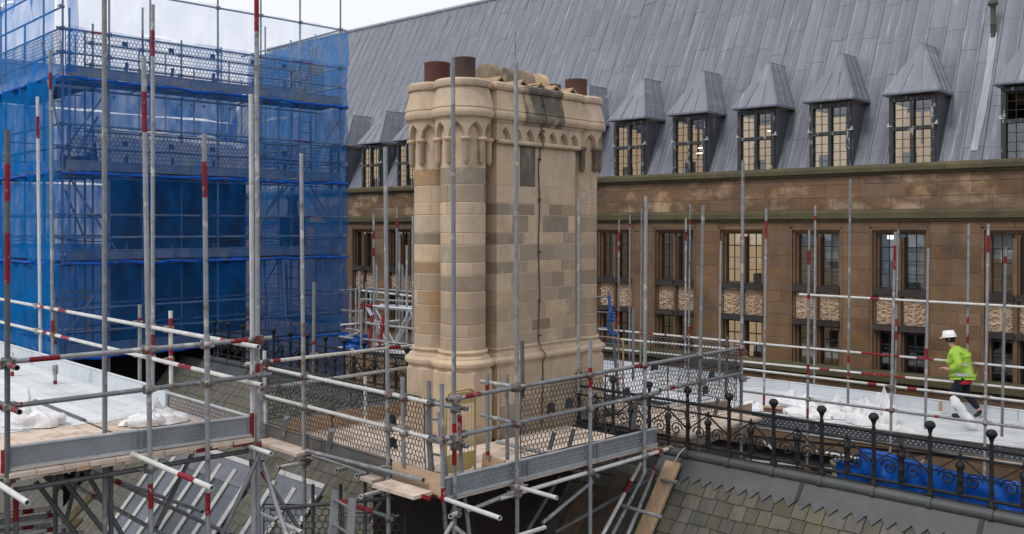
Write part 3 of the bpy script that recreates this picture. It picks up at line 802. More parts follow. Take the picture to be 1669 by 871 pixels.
for x, y in COLS:
    b = MB(); b.lathe([(CR_ + o, z + ZO) for o, z in reversed(BASE)], (x, y, 0), 36); b.obj('base_moulding', M['tan'], chim, color=tone('t'))
    b = MB(); b.lathe([(CR_ + o, z + ZO) for o, z in CROWN] + [(0.0, 2.01 + ZO)], (x, y, 0), 36); b.obj('crown_moulding', M['tan'], chim, color=tone('t'))
    b = MB(); b.lathe([(0.43, -0.06), (0.43, 0.90), (0.40, 0.94), (0.0, 0.94)], (x, y, 0), 8, smooth=False, a0=PI / 8); b.obj('plinth', M['tan'], chim, color=tone('t'))
rect_mould([(o - 0.02, z) for o, z in reversed(BASE)], 'base_moulding', True)
rect_mould([(o, z) for o, z in CROWN], 'crown_moulding', True)
b = MB(); b.box(((BX0 + BX1) / 2, CQ / 2, 0.44), (BX1 - BX0 + 0.08, BY1 - BY0 + 0.10, 1.0)); b.box((CLN / 2, CQ / 2, 0.40), (CLN + 0.3, CQ + 0.2, 0.96)); b.obj('plinth', M['mortar'], chim)
pz = [-2.95, -2.72, -2.47, -2.26, -1.92]
for k in range(4):
    fr_ = [[0.3, 0.66, 1.0], [0.22, 0.55, 1.0], [0.38, 0.62, 1.0], [0.25, 0.62, 1.0]][k]
    f0 = 0
    for f1 in fr_:
        x0, x1 = BX0 + (BX1 - BX0) * f0, BX0 + (BX1 - BX0) * f1
        flat_block(((x0 + x1) / 2, BY0 - 0.065, (pz[k] + pz[k + 1]) / 2 + ZO), (1, 0, 0), (0, -1, 0), x1 - x0, pz[k + 1] - pz[k], rc.choice('tmmbt')); f0 = f1
# dark weathered length of the crown
b = MB()
vs = []
for x0, x1 in ((BX0 + 0.44, BX0 + 1.27),):
    pf = [(o + 0.004, z) for o, z in CROWN]
    for x in (x0, x1):
        vs += [(x, BY0 - o, z + ZO) for o, z in pf]
    n = len(pf)
    b.add(vs, [(k, n + k, n + k + 1, k + 1) for k in range(n - 1)])
b.obj('crown_stone', M['tan'], chim, color=TONE['k'])
for fx in (0.262, 0.768):
    x = BX0 + (BX1 - BX0) * fx
    b = MB(); b.bar((x, BY0 - 0.118 - 0.001, 1.64 + ZO), (x, BY0 - 0.056, 1.885 + ZO), 0.006, 0.004, up=(0, -1, 0)); b.obj('joint', M['mortar'], chim)

# pointed arcade round the heads of the shafts
def arch(u, a, h):
    t = min(abs(u) / a, 1.0)
    return h * math.sqrt(max(0.0, 4 - (t + 1) ** 2)) / math.sqrt(3)
def arcade_bay(b, mapf, w, a, h, zs, zt, d, n=12):
    """wall with one pointed opening, w wide, from spring line zs to zt; d deep; mapf(u, depth, z) gives the point"""
    us = [-w / 2] + [-a + 2 * a * i / n for i in range(n + 1)] + [w / 2]
    hs = [zs] + [zs + arch(u, a, h) for u in us[1:-1]] + [zs]
    for i in range(len(us) - 1):
        b.add([mapf(us[i], 0, hs[i]), mapf(us[i + 1], 0, hs[i + 1]), mapf(us[i + 1], 0, zt), mapf(us[i], 0, zt)], [(0, 1, 2, 3)])
        b.add([mapf(us[i], 0, hs[i]), mapf(us[i], d, hs[i]), mapf(us[i + 1], d, hs[i + 1]), mapf(us[i + 1], 0, hs[i + 1])], [(0, 1, 2, 3)])
NB = 9
zs, zt = 1.215 + ZO, 1.465 + ZO
for ci, (x, y) in enumerate(COLS):
    b = MB()
    for k in range(NB):
        a0 = 2 * PI * (k + 0.35) / NB
        for layer, (ro, aw, hh, dd) in enumerate(((0.385, 0.118, 0.205, 0.022), (0.363, 0.100, 0.18, 0.06))):
            def mp(u, d, z, a0=a0, ro=ro, x=x, y=y):
                r = ro - d
                an = a0 + u / ro
                return (x + r * math.cos(an), y + r * math.sin(an), z)
            arcade_bay(b, mp, 2 * PI * ro / NB, aw, hh, zs, zt, dd)
        an = a0 + PI / NB
        cx, cy = x + 0.352 * math.cos(an), y + 0.352 * math.sin(an)
        inside = (BX0 - 0.02 < cx < BX1 + 0.02) and BY0 < cy < BY1
        if inside: continue
        q = MB()
        q.lathe([(0.0, -0.36), (0.012, -0.355), (0.042, -0.31), (0.044, -0.045), (0.048, -0.04), (0.066, -0.03), (0.074, -0.008), (0.064, 0.014), (0.045, 0.018), (0.0, 0.018)], (cx, cy, 1.20 + ZO), 12)
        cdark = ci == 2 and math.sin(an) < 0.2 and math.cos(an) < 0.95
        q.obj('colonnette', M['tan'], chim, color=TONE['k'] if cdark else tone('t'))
    b.obj('arcade', M['tan'], chim, color=tone('t'))
    b = MB(); b.tube((x, y, 0.80 + ZO), (x, y, 1.46 + ZO), CR_ + 0.002, 32); b.obj('shaft_head', M['tan'], chim, color=tone('t'))
for side, (yy, sg) in enumerate(((BY0, -1), (BY1, 1))):
    b = MB()
    nb = 7
    w = (BX1 - BX0 + 0.03) / nb
    for k in range(nb):
        xc = BX0 - 0.015 + w * (k + 0.5)
        arcade_bay(b, lambda u, d, z, xc=xc: (xc + u * -sg, yy + sg * (0.062 - d), z), w, 0.098, 0.185, 1.20 + ZO, 1.47 + ZO, 0.025)
        arcade_bay(b, lambda u, d, z, xc=xc: (xc + u * -sg, yy + sg * (0.037 - d), z), w, 0.080, 0.16, 1.20 + ZO, 1.47 + ZO, 0.037)
    b.obj('arcade', M['tan'], chim, color=tone('t'))
    b = MB(); b.tube((BX0 - 0.03, yy + sg * 0.045, 1.185 + ZO), (BX1 + 0.03, yy + sg * 0.045, 1.185 + ZO), 0.034, 12); b.obj('string_moulding', M['tan'], chim, color=tone('t'))
for xx, sg in ((BX0, -1), (BX1, 1)):
    b = MB()
    for y in (BY0 + 0.02, BY1 - 0.02): q_ = MB(); q_.box((xx + sg * 0.03, y, 1.33 + ZO), (0.06, 0.16, 0.26)); q_.obj('arcade_end', M['tan'], chim, color=tone('t'))

# chimney pots, half-round cowls and little gabled tiles on top
def pot(x, y, r, h, c):
    b = MB(); b.lathe([(r * 0.95, 1.99 + ZO), (r, 2.03 + ZO), (r, 1.99 + ZO + h - 0.03), (r * 1.03, 1.99 + ZO + h - 0.02), (r * 1.02, 1.99 + ZO + h), (r * 0.85, 1.99 + ZO + h), (r * 0.82, 2.0 + ZO)], (x, y, 0), 28)
    b.obj('chimney_pot', M['pot'], chim, color=c)
pot(0.02, CQ, 0.182, 0.33, (1.25, 0.85, 0.85)); pot(0.03, 0.0, 0.15, 0.33, (0.9, 0.95, 1.0)); pot(CLN - 0.02, 0.0, 0.17, 0.30, (1.2, 1.0, 0.9)); pot(CLN, CQ, 0.17, 0.28, (1.1, 1, 0.9))
for x, wd, h, c in ((0.66, 0.24, 0.36, (0.40, 0.40, 0.39)), (1.04, 0.19, 0.345, (0.28, 0.30, 0.31)), (1.38, 0.20, 0.355, (0.44, 0.44, 0.43)), (1.72, 0.185, 0.345, (1.0, 0.97, 0.9))):
    b = MB(); n = 16; th = 0.14; yc = 0.26; zb0 = 2.0 + ZO
    ol = [(wd, 0.0)] + [(wd * math.cos(PI * i / n), h - wd + wd * math.sin(PI * i / n)) for i in range(n + 1)] + [(-wd, 0.0)]
    k = len(ol)
    front = [(x, yc + a, zb0 + z) for a, z in ol]; back = [(x + th, yc + a, zb0 + z) for a, z in ol]
    b.add(front + back, [(i, i + 1, k + i + 1, k + i) for i in range(k - 1)], True)
    b.add(front, [tuple(range(k - 1, -1, -1))]); b.add(back, [tuple(range(k))])
    b.obj('half_round_cowl', M['tan'], chim, color=c)
for x in (0.42, 0.86, 1.22, 1.56, 1.93):
    b = MB()
    w, h, y0, y1 = 0.095, 0.075, -0.33, 0.9
    z = 2.0 + ZO
    for sg in (-1, 1): b.bar((x + sg * w * 0.5, y0, z + h * 0.5), (x + sg * w * 0.5, y1, z + h * 0.5), math.hypot(w, h) + 0.01, 0.025, up=(-sg * -h, 0, w) if False else (sg * h, 0, w))
    gt = b.obj('gable_tile', M['tan'], chim, color=TONE['o'])
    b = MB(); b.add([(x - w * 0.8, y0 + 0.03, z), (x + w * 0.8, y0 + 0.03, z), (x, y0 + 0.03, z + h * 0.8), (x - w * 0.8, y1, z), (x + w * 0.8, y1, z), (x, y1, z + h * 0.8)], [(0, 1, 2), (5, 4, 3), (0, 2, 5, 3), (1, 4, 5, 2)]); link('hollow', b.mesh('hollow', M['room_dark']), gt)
# lightning conductor: rod and cable with clips
b = MB(); b.tube((1.13, 0.1, 2.0 + ZO), (1.13, 0.1, 2.85 + ZO), 0.007, 6); b.obj('lightning_rod', M['fitting'], chim)
cx = BX0 + (BX1 - BX0) * 0.505
def oy(z):
    for (o1, z1), (o2, z2) in zip(CROWN, CROWN[1:]):
        if z1 <= z <= z2: return o1 + (o2 - o1) * (z - z1) / max(z2 - z1, 1e-6)
    if 1.15 < z < 1.47: return 0.07
    for (o2, z2), (o1, z1) in zip(BASE, BASE[1:]):
        if z1 <= z <= z2: return o1 + (o2 - o1) * (z - z1) / max(z2 - z1, 1e-6)
    return 0.0 if z > -1.8 else 0.066
M['copper_tape'] = mat('weathered copper tape', (0.12, 0.095, 0.075), (0.085, 0.07, 0.06), 8, 0.7)
pts = [(1.13, 0.05, 2.01 + ZO), (cx - 0.05, -0.30, 2.05 + ZO)]
z = 2.0
while z > -2.85:
    wob = 0.012 * math.sin(z * 5.1) + (0.03 * math.sin((z - 0.9) * 9) if 0.95 < z < 1.5 else 0)
    pts.append((cx + wob, BY0 - oy(z) - 0.012, z + ZO)); z -= 0.055
b = MB(); b.path(pts, 0.009, 6); con = b.obj('lightning_cable', M['copper_tape'], chim)
for z in (1.75, 1.38, 0.98, 0.40, -0.35, -1.05, -1.55, -2.2):
    b = MB(); b.box((cx, BY0 - oy(z) - 0.018, z + ZO), (0.04, 0.03, 0.025)); b.lathe([(0.0, -0.02), (0.02, -0.012), (0.02, 0.012), (0.0, 0.02)], (cx, BY0 - oy(z) - 0.03, z + ZO), 8)
    link('clip', b.mesh('clip', M['copper_tape']), con)

# ================================================================ lower slate roof under the chimney
RDv = Vector((0.7206, -0.6934, 0)).normalized(); RIv = Vector((-RDv.y, RDv.x, 0))      # along the ridge to the right; away from the camera
RO = Vector((-7.4, 22.6, -3.27)) * 0.95 - RDv * 4.75
lower = thing('slate_roof_building', 'lower building with mossy slate roof and lead ridge below the scaffolds', 'building', frame=frame(RO, RDv, RIv, (0, 0, 1)))
LINV = INV[lower.name]
M['slate'] = mat('mossy stone slate', (0.126, 0.117, 0.095), (0.080, 0.076, 0.064), 2.2, 0.9, bump=0.3, bscale=30, rnd=0.22, hue=0.25, stretch=(3.2, 0.7, 0.6), ref=lower,
                 stain=(0.115, 0.115, 0.055), sscale=1.4, slo=0.51, shi=0.74, stain2=(0.13, 0.095, 0.085), s2scale=2.1, s2lo=0.58, s2hi=0.7)
M['ridge_lead'] = mat('dark lead flashing', (0.070, 0.076, 0.078), (0.050, 0.054, 0.056), 2, 0.55, ref=lower, spec=0.5, stain=(0.10, 0.105, 0.105), sscale=1.1, slo=0.55, shi=0.75, rnd=0.06)
M['roof_deck'] = mat('roof underlay', (0.03, 0.03, 0.028), (0.02, 0.02, 0.02), 3, 0.9)
M['masonry_dark'] = mat('masonry with shade in its colour', (0.040, 0.031, 0.024), (0.022, 0.018, 0.015), 2, 0.95)  # stone colour taken near black to carry the shade under the deck
PIT = R(50)
sdn = Vector((0, -math.cos(PIT), -math.sin(PIT))); snm = Vector((0, -math.sin(PIT), math.cos(PIT)))
RLEN = 26.0
SLOPE = 9.5
def rpt(x, l, h=0.0): return Vector((x, 0, 0)) + sdn * l + snm * h
def to_world(p): return RO + RDv * p.x + RIv * p.y + Vector((0, 0, p.z))
def ray_slope(u, v):
    """(x, l) where a sight line through pixel u, v meets the roof slope"""
    o = LINV @ Vector((0, 0, 0)); d = LINV.to_3x3() @ Vector(((u - CU) / FOC, 1, (HV - v) / FOC))
    t = -o.dot(snm) / d.dot(snm)
    p = o + d * t
    return p.x, p.dot(sdn)
b = MB()
b.add([rpt(0, 0, -0.03), rpt(RLEN, 0, -0.03), rpt(RLEN, SLOPE, -0.03), rpt(0, SLOPE, -0.03)], [(3, 2, 1, 0)])
bs = Vector((0, math.cos(PIT), -math.sin(PIT)))
b.add([Vector((0, 0, -0.03)), Vector((RLEN, 0, -0.03)), Vector((RLEN, 0, -0.03)) + bs * 3.2, Vector((0, 0, -0.03)) + bs * 3.2], [(0, 1, 2, 3)])
b.obj('roof_deck', M['roof_deck'], lower)
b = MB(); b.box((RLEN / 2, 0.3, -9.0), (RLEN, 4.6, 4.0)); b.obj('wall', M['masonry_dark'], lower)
# skylights lie flush in the slope
SKY = []
def sky_rect(pts):
    q = [ray_slope(*p) for p in pts]
    return min(a for a, _ in q), max(a for a, _ in q), min(c for _, c in q), max(c for _, c in q)
xa, la = ray_slope(322, 737); xb, lb = ray_slope(412, 776)
sk1 = (xa - 1.15, xb + 0.05, (la + lb) / 2, (la + lb) / 2 + 3.3)
xa2, la2 = ray_slope(462, 786); xb2, lb2 = ray_slope(545, 806)
sk2 = (xa2 - 0.15, xb2 - 0.35, la2, la2 + 2.0)
SKY = [sk1, sk2]
# slates: courses with broken bond, each one its own piece where near
GA = 0.195
rs_ = random.Random(23)
cands = []
row = 0
cinv = INV[chim.name]
l = 0.30
while l < SLOPE - 0.3:
    x = rs_.uniform(-0.2, 0)
    while x < RLEN:
        w = rs_.uniform(0.16, 0.27)
        cands.append((x, w, l)); x += w
    l += GA
near_s, rest = [], []
for x, w, l in cands:
    p = rpt(x + w / 2, l + GA / 2); pw = to_world(p)
    u, v, Y = project(pw)
    if not (-60 < u < 1730 and 540 < v < 900): continue
    if any(a - 0.08 < x + w / 2 < b_ + 0.08 and c - 0.05 < l + GA / 2 < d + 0.05 for a, b_, c, d in SKY): continue
    q = cinv @ pw
    if -0.35 < q.x < CLN + 0.35 and -0.5 < q.y < CQ + 0.5: continue
    (near_s).append((w * GA / (Y * Y) * (3 if u > 1030 and v > 745 else 2 if 415 < u < 660 else 1), x, w, l))
near_s.sort(reverse=True)
def slate_geo(b, x, w, l):
    g_ = 0.005
    t = 0.016 + rs_.uniform(-0.004, 0.005); lift = 0.020 + rs_.uniform(-0.003, 0.006)
    a, c = x + g_, x + w - g_
    le = l + GA + rs_.uniform(-0.012, 0.012); tl = rs_.uniform(-0.006, 0.006)
    cs = rs_.uniform(0.002, 0.008)
    top = [rpt(a, l - 0.03, 0.004), rpt(c, l - 0.03, 0.004), rpt(c, le - cs + tl, lift), rpt(c - cs, le + tl, lift), rpt(a + cs, le - tl, lift), rpt(a, le - cs - tl, lift)]
    bot = [p - snm * t for p in top]
    b.add(top + bot, [(5, 4, 3, 2, 1, 0)] + [(i, (i + 1) % 6, 6 + (i + 1) % 6, 6 + i) for i in range(6)])
for k, (_, x, w, l) in enumerate(near_s):
    if k < 296:
        b = MB(); slate_geo(b, x, w, l); b.obj('slate', M['slate'], lower)
    else:
        if k == 296: rb = MB()
        slate_geo(rb, x, w, l)
if len(near_s) > 296: tag(rb.obj('slates', M['slate'], lower), kind='stuff')
# ridge roll, flashing with a scalloped (zigzag) edge
def px_ridge(u, z=0.0):
    """x along the ridge at column u"""
    k = (u - CU) / FOC
    t = (k * RO.y - RO.x) / (RDv.x - k * RDv.y)
    return t
XL0, XL1 = px_ridge(335), px_ridge(667)
XR0, XR1 = px_ridge(1084), RLEN
for x0, x1 in ((XL0, XL1), (XR0, XR1)):
    x = x0
    while x < x1:
        e = min(x + 2.3, x1)
        b = MB(); b.tube((x, 0, 0.045), (e - 0.004, 0, 0.045), 0.072, 14); b.tube((e - 0.09, 0, 0.045), (e + 0.02, 0, 0.045), 0.078, 14); b.obj('ridge_roll', M['ridge_lead'], lower)
        x = e
    x = x0
    while x < x1 - 0.2:
        e = min(x + 2.04, x1)
        b = MB(); n = max(1, round((e - x) / 0.17)); st = (e - x) / n
        h = 0.032
        for k in range(n):
            a = x + k * st
            b.add([rpt(a, 0.0, h), rpt(a + st, 0.0, h), rpt(a + st, 0.27, h), rpt(a + st * 0.5, 0.38, h), rpt(a, 0.27, h)], [(4, 3, 2, 1, 0)])
            b.add([rpt(a, 0.27, h), rpt(a + st * 0.5, 0.38, h), rpt(a + st, 0.27, h), rpt(a, 0.27, h - 0.012), rpt(a + st * 0.5, 0.38, h - 0.008), rpt(a + st, 0.27, h - 0.012)], [(0, 1, 4, 3), (1, 2, 5, 4)])
        for a in (x, e): b.bar(rpt(a, 0.02, h + 0.002), rpt(a, 0.28, h + 0.002), 0.05, 0.012, up=snm)
        b.obj('lead_flashing', M['ridge_lead'], lower)
        x = e
# patent glazing: lead-grey panes between white bars
M['sky_pane'] = mat('wired roof glass', (0.125, 0.14, 0.165), (0.08, 0.09, 0.11), 1.4, 0.35, ref=lower, rnd=0.35, spec=0.4, stain=(0.085, 0.09, 0.075), sscale=1.5, slo=0.55, shi=0.7)
M['sky_bar'] = mat('white glazing bar', (0.50, 0.50, 0.475), (0.38, 0.38, 0.36), 5, 0.7, ref=lower, stain=(0.22, 0.21, 0.18), sscale=3, slo=0.58, shi=0.72)
M['sky_lead'] = mat('pale lead apron', (0.175, 0.18, 0.205), (0.125, 0.13, 0.15), 3, 0.6, ref=lower)
for si, (x0, x1, l0, l1) in enumerate(SKY):
    b = MB()
    for a, c, d, e in ((x0 - 0.06, x1 + 0.06, l0 - 0.10, l0 + 0.34), ):
        b.add([rpt(a, d, 0.05), rpt(c, d, 0.05), rpt(c, e, 0.07), rpt(a, e, 0.07), rpt(a, d, 0), rpt(c, d, 0), rpt(c, e, 0), rpt(a, e, 0)], [(3, 2, 1, 0), (0, 1, 5, 4), (1, 2, 6, 5), (2, 3, 7, 6), (3, 0, 4, 7)])
    sk = b.obj('skylight', M['sky_lead'], lower)
    nb = max(2, round((x1 - x0) / 0.62))
    st = (x1 - x0) / nb
    for k in range(nb):
        a = x0 + k * st
        b = MB(); b.add([rpt(a + 0.03, l0 + 0.3, 0.045), rpt(a + st - 0.03, l0 + 0.3, 0.045), rpt(a + st - 0.03, l1, 0.045), rpt(a + 0.03, l1, 0.045), rpt(a + 0.03, l1, 0.03), rpt(a + st - 0.03, l1, 0.03)], [(3, 2, 1, 0), (2, 3, 4, 5)])
        link('pane', b.mesh('pane', M['sky_pane']), sk)
    for k in range(nb + 1):
        a = x0 + k * st
        b = MB(); b.bar(rpt(a, l0 + 0.05, 0.075), rpt(a, l1 + 0.02, 0.055), 0.12, 0.022, up=snm)
        link('glazing_bar', b.mesh('glazing_bar', M['sky_bar']), sk)
    b = MB(); b.bar(rpt(x0 - 0.05, l0 - 0.14, 0.04), rpt(x1 + 0.05, l0 - 0.14, 0.04), 0.09, 0.05, up=snm); link('ridge_fillet', b.mesh('ridge_fillet', M['sky_bar']), sk)
# stone block that carries the chimney below the scaffold deck
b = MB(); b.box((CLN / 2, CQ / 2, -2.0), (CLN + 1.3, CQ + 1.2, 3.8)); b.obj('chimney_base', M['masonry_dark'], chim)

# ================================================================ iron cresting along the ridge
spiral = [(0.098 * (1 - t / 1.0) * math.cos(2 * PI * 1.75 * t), 0, 0.098 * (1 - t) * math.sin(2 * PI * 1.75 * t)) for t in [i / 26 for i in range(23)]]
def b_scroll(sg):
    def f(b):
        b.path([(sg * x, y, z) for x, y, z in spiral], 0.0105, 5)
        b.lathe([(0, -0.016), (0.014, -0.010), (0.018, 0), (0.014, 0.010), (0, 0.016)], (sg * spiral[-1][0], 0, spiral[-1][2]), 8)
    return f
def b_post(b):
    b.bar((0, 0, 0.0), (0, 0, 0.73), 0.036)
    b.lathe([(0.0, -0.03), (0.05, -0.02), (0.05, 0.03), (0.03, 0.06), (0.026, 0.09)], (0, 0, 0.06), 10)
    for z in (0.34, 0.16): b.box((0, 0, z), (0.042, 0.042, 0.10))
def b_finial(b): b.lathe([(0.016, 0.70), (0.026, 0.715), (0.017, 0.735), (0.019, 0.765), (0.030, 0.80), (0.046, 0.822), (0.056, 0.832), (0.059, 0.850), (0.052, 0.872), (0.034, 0.892), (0.0, 0.90)], n=14)
def b_bal(b):
    b.tube((0, 0, 0.04), (0, 0, 0.55), 0.011, 8)
    b.lathe([(0.011, 0.13), (0.036, 0.16), (0.028, 0.19), (0.030, 0.27), (0.040, 0.29), (0.031, 0.31), (0.031, 0.41), (0.047, 0.44), (0.052, 0.462), (0.034, 0.495), (0.012, 0.51)], n=10)
    b.lathe([(0.012, 0.545), (0.020, 0.555), (0.020, 0.58), (0.011, 0.60), (0.0, 0.605)], n=8)
    for z in (0.15, 0.19, 0.23, 0.27, 0.33, 0.38): b.box((0, 0, z), (0.085, 0.02, 0.018))
    b.lathe([(0.0, 0.02), (0.013, 0.04), (0.011, 0.06)], n=8)
def b_strap(b):
    n = 12
    for i in range(n):
        a0, a1 = -0.3 + (PI + 0.6) * i / n, -0.3 + (PI + 0.6) * (i + 1) / n
        r0, r1 = 0.082, 0.09
        b.add([(s_ * 0.03, r * math.cos(a), r * math.sin(a)) for s_ in (-1, 1) for a in (a0, a1) for r in (r0, r1)], [(0, 2, 6, 4), (1, 5, 7, 3), (0, 1, 3, 2), (4, 6, 7, 5)])
def cresting(x0, x1, label, st=0.632, first=None):
    rt = thing('iron_cresting', label, 'railing', frame=frame(RO + RDv * x0 + Vector((0, 0, 0.06)), RDv, RIv, (0, 0, 1)), group='iron cresting along the slate ridge')
    n = int((x1 - x0) / st)
    for k in range(n + 1):
        o = Matrix.Translation((k * st, 0, 0.0))
        p = link('post', shared('post', M['black_iron'], b_post), rt, o)
        link('finial', shared('finial', M['black_iron'], b_finial), p)
        link('strap', shared('strap', M['ridge_lead'], b_strap), p, Matrix.Translation((0, 0, -0.015)))
        if k < n:
            m = Matrix.Translation(((k + 0.5) * st, 0, 0))
            bl = link('baluster', shared('baluster', M['black_iron'], b_bal), rt, m)
            for sg in (-1, 1):
                link('scroll', shared(('scroll', sg), M['black_iron'], b_scroll(sg)), bl, Matrix.Translation((sg * 0.135, 0, 0.30)))
                link('brace', shared(('brace', sg), M['black_iron'], lambda b, sg=sg: b.bar((sg * 0.012, 0, 0.545), (sg * (st / 2 - 0.015), 0, 0.33), 0.014, 0.028, up=(0, 1, 0))), bl)
    for z, r in ((0.68, 0.021), (0.555, 0.014), (0.135, 0.020), (0.06, 0.013)):
        b = MB(); b.tube((-0.05, 0, z), (n * st + 0.05, 0, z), r, 8); b.obj('rail', M['black_iron'], rt)
    return rt
xp = px_ridge(1516)
cresting(xp - 0.632 * 9, RLEN - 0.3, 'black iron cresting with scrolls and ball finials right of the chimney')
cresting(px_ridge(350) - 0.665 * 0, XL1 + 0.1, 'black iron cresting with ball finials left of the chimney, before the blue netting')
# ================================================================ scaffold kit
TR = 0.0242
def u_tube(b): b.tube((0, 0, 0), (0, 0, 1), 1.0, 12, hollow=True)
def u_band(b): b.tube((0, 0, 0), (0, 0, 1), 1.0, 12, caps=False)
def b_coupler(b):
    b.lathe([(0.026, -0.036), (0.040, -0.033), (0.040, 0.033), (0.026, 0.036)], n=10)
    b.box((0.0, -0.045, 0.0), (0.082, 0.05, 0.080)); b.box((-0.05, 0.004, 0.0), (0.03, 0.03, 0.045))
    b.tube((0.034, -0.03, 0.0), (0.098, -0.055, 0.006), 0.010, 6); b.tube((-0.030, -0.05, 0.012), (-0.085, -0.085, 0.02), 0.010, 6)
    b.box((0.05, -0.036, 0.0), (0.024, 0.026, 0.026))
class Scaf:
    def __init__(s, name, label, cat='scaffold', group=None, loc=(0, 0, 0)):
        s.root = thing(name, label, cat, loc=loc, group=group)
        s.poles, s.rails = [], []
    def bar(s, name, p, q, m='galv', bands=(), r=TR):
        o = link(name, shared('tube', M[m], u_tube), s.root, along(p, q, r), world=True)
        for a, c in bands:
            link('paint_band', shared('band', M['red'], u_band), o, along(Vector(p).lerp(q, a), Vector(p).lerp(q, c), r * 1.03), world=True)
        return o
    def pole(s, ut, vt, ub, vb, Y, m='galv', bands=(), top=None, name='standard'):
        p, q = W(ub, vb, Y), W(ut, vt, Y)
        fr = [((vb - b1) / (vb - vt), (vb - b0) / (vb - vt)) for b0, b1 in bands]
        o = s.bar(name, p, q, m, fr)
        s.poles.append((o, p, q)); return o
    def rail(s, p, q, m='galv', bands=(), name='guard_rail'):
        o = s.bar(name, p, q, m, bands); s.rails.append((o, Vector(p), Vector(q))); return o
    def couple(s, limit=0.11, cap=290):
        n = 0
        for po, p, q in s.poles:
            d1 = q - p
            for ro, a, c in s.rails:
                d2 = c - a; r = p - a
                A, B, Cc, D, E_ = d1.dot(d1), d1.dot(d2), d2.dot(d2), d1.dot(r), d2.dot(r)
                den = A * Cc - B * B
                if abs(den) < 1e-9: continue
                t = (B * E_ - Cc * D) / den; w = (A * E_ - B * D) / den
                if not (0.0 <= t <= 1.0 and -0.01 <= w <= 1.01): continue
                x, y = p + d1 * t, a + d2 * w
                if (x - y).length > limit or n >= cap: continue
                z = d1.normalized(); yy = (x - y); yy = (yy - z * yy.dot(z))
                yy = yy.normalized() if yy.length > 1e-4 else z.orthogonal().normalized()
                link('coupler', shared('coupler', M['fitting'], b_coupler), po, frame(x, yy.cross(z), yy, z), world=True); n += 1
    def toe(s, p, q, h=0.2, m='toe', seg=1.6, dots=True, name='toe_board', face=None):
        p, q = Vector(p), Vector(q)
        d = q - p; L = d.length; x = d.normalized(); z = Vector((0, 0, 1)); n = x.cross(z)
        if n.y > 0 and face is None or face == 1: n = -n            # n looks towards the camera side
        k = max(1, round(L / seg)); sl = L / k
        for i in range(k):
            b = MB(); l = sl - 0.008
            ds = 0.016 if m == 'toe_blue' else 0.0085
            y0 = 0.0
            b.add([(0, 0, 0), (l, 0, 0), (l, 0, h), (0, 0, h), (0, 0.03, 0), (l, 0.03, 0), (l, 0.03, h), (0, 0.03, h)], [(0, 1, 2, 3), (7, 6, 5, 4), (0, 4, 5, 1), (1, 5, 6, 2), (2, 6, 7, 3), (3, 7, 4, 0)])
            b.tube((0, 0.005, h), (l, 0.005, h), 0.017, 8, mi=2 if dots else 0); b.box((l / 2, -0.012, 0.016), (l, 0.024, 0.026), mi=2 if dots else 0)
            for e in (0.0, 1.0): b.box((0.03 + e * (l - 0.06), -0.004, h / 2), (0.035, 0.009, h - 0.06))
            if dots:
                nx = int((l - 0.1) / 0.085)
                for ix in range(nx):
                    for iz in range(3):
                        xx = 0.09 + ix * 0.085 + (0.04 if iz % 2 else 0)
                        if xx > l - 0.06: continue
                        for dx in ((0.0,) if m == 'toe_blue' else (-0.013, 0.013)): b.add([(xx + dx - ds, -0.001, 0.055 + iz * 0.045), (xx + dx, -0.008, 0.055 + iz * 0.045 + 0.006), (xx + dx + ds, -0.001, 0.055 + iz * 0.045), (xx + dx, -0.001, 0.055 + iz * 0.045 + ds * 1.5)], [(0, 2, 1), (1, 2, 3), (0, 1, 3)], mi=1)
            b.obj(name, [M[m], M['dimple'], M['lip'] if m != 'toe_blue' else M['toe_dark']] if dots else M[m], s.root, frame(p + x * (i * sl + 0.004), x, -n if False else n * -1, z), world=True)
    def board(s, p, q, w=0.225, t=0.038, m='board', name='deck_board', up=(0, 0, 1)):
        b = MB(); b.bar(p, q, w - 0.007, t, up=up); return b.obj(name, M[m], s.root, world=True)
    def guard(s, p, q, h, cell=0.061, r=0.0050, m='guard', name='mesh_guard', sag=0.0, seed=0):
        """plastic hexagon mesh hung between p and q (lower edge), h high"""
        p, q = Vector(p), Vector(q)
        d = q - p; L = d.length; x = d.normalized(); z = Vector((0, 0, 1)); n = x.cross(z)
        b = MB(); rr = random.Random(seed)
        ph = rr.uniform(0, 9)
        def pt(a, c):
            k = 0.012 * noise.noise(Vector((a * 1.6 + ph, c * 2.2, seed))) + 0.004 * math.sin(a * 9)
            return Vector((a + 0.006 * noise.noise(Vector((a, c * 3, 5 + seed))), k * 2, c))
        side = cell / math.sqrt(3); vh = side * 1.5 * 1.12
        rows = int(h / vh); cols = int(L / cell)
        segs = []
        for j in range(rows):
            for i in range(cols):
                cx = (i + 0.5 + 0.5 * (j % 2)) * cell; cz = (j + 0.6) * vh
                if cx > L - cell * 0.5 or cz > h - 0.02: continue
                t0, t1, t2, t3 = (cx - cell / 2, cz + side * 0.56), (cx, cz + side * 1.12), (cx + cell / 2, cz + side * 0.56), (cx + cell / 2, cz - side * 0.56)
                segs += [(t0, t1), (t1, t2), (t2, t3)]
                if i == 0: segs.append((t0, (cx - cell / 2, cz - side * 0.56)))
        for e0, e1 in segs: fast_bar(b, pt(*e0), pt(*e1), r)
        for c in (0.0, h):
            for i in range(int(L / 0.25)): fast_bar(b, pt(i * 0.25, c), pt(min((i + 1) * 0.25, L), c), r * 1.6)
        for a in (0.0, L):
            for i in range(4): fast_bar(b, pt(a, h * i / 4), pt(a, h * (i + 1) / 4), r * 1.5)
        o = b.obj(name, M[m], s.root, frame(p, x, -n if n.y > 0 else n, z) if False else frame(p, x, n * -1, z), world=True)
        tag(o, kind='stuff')
        return o
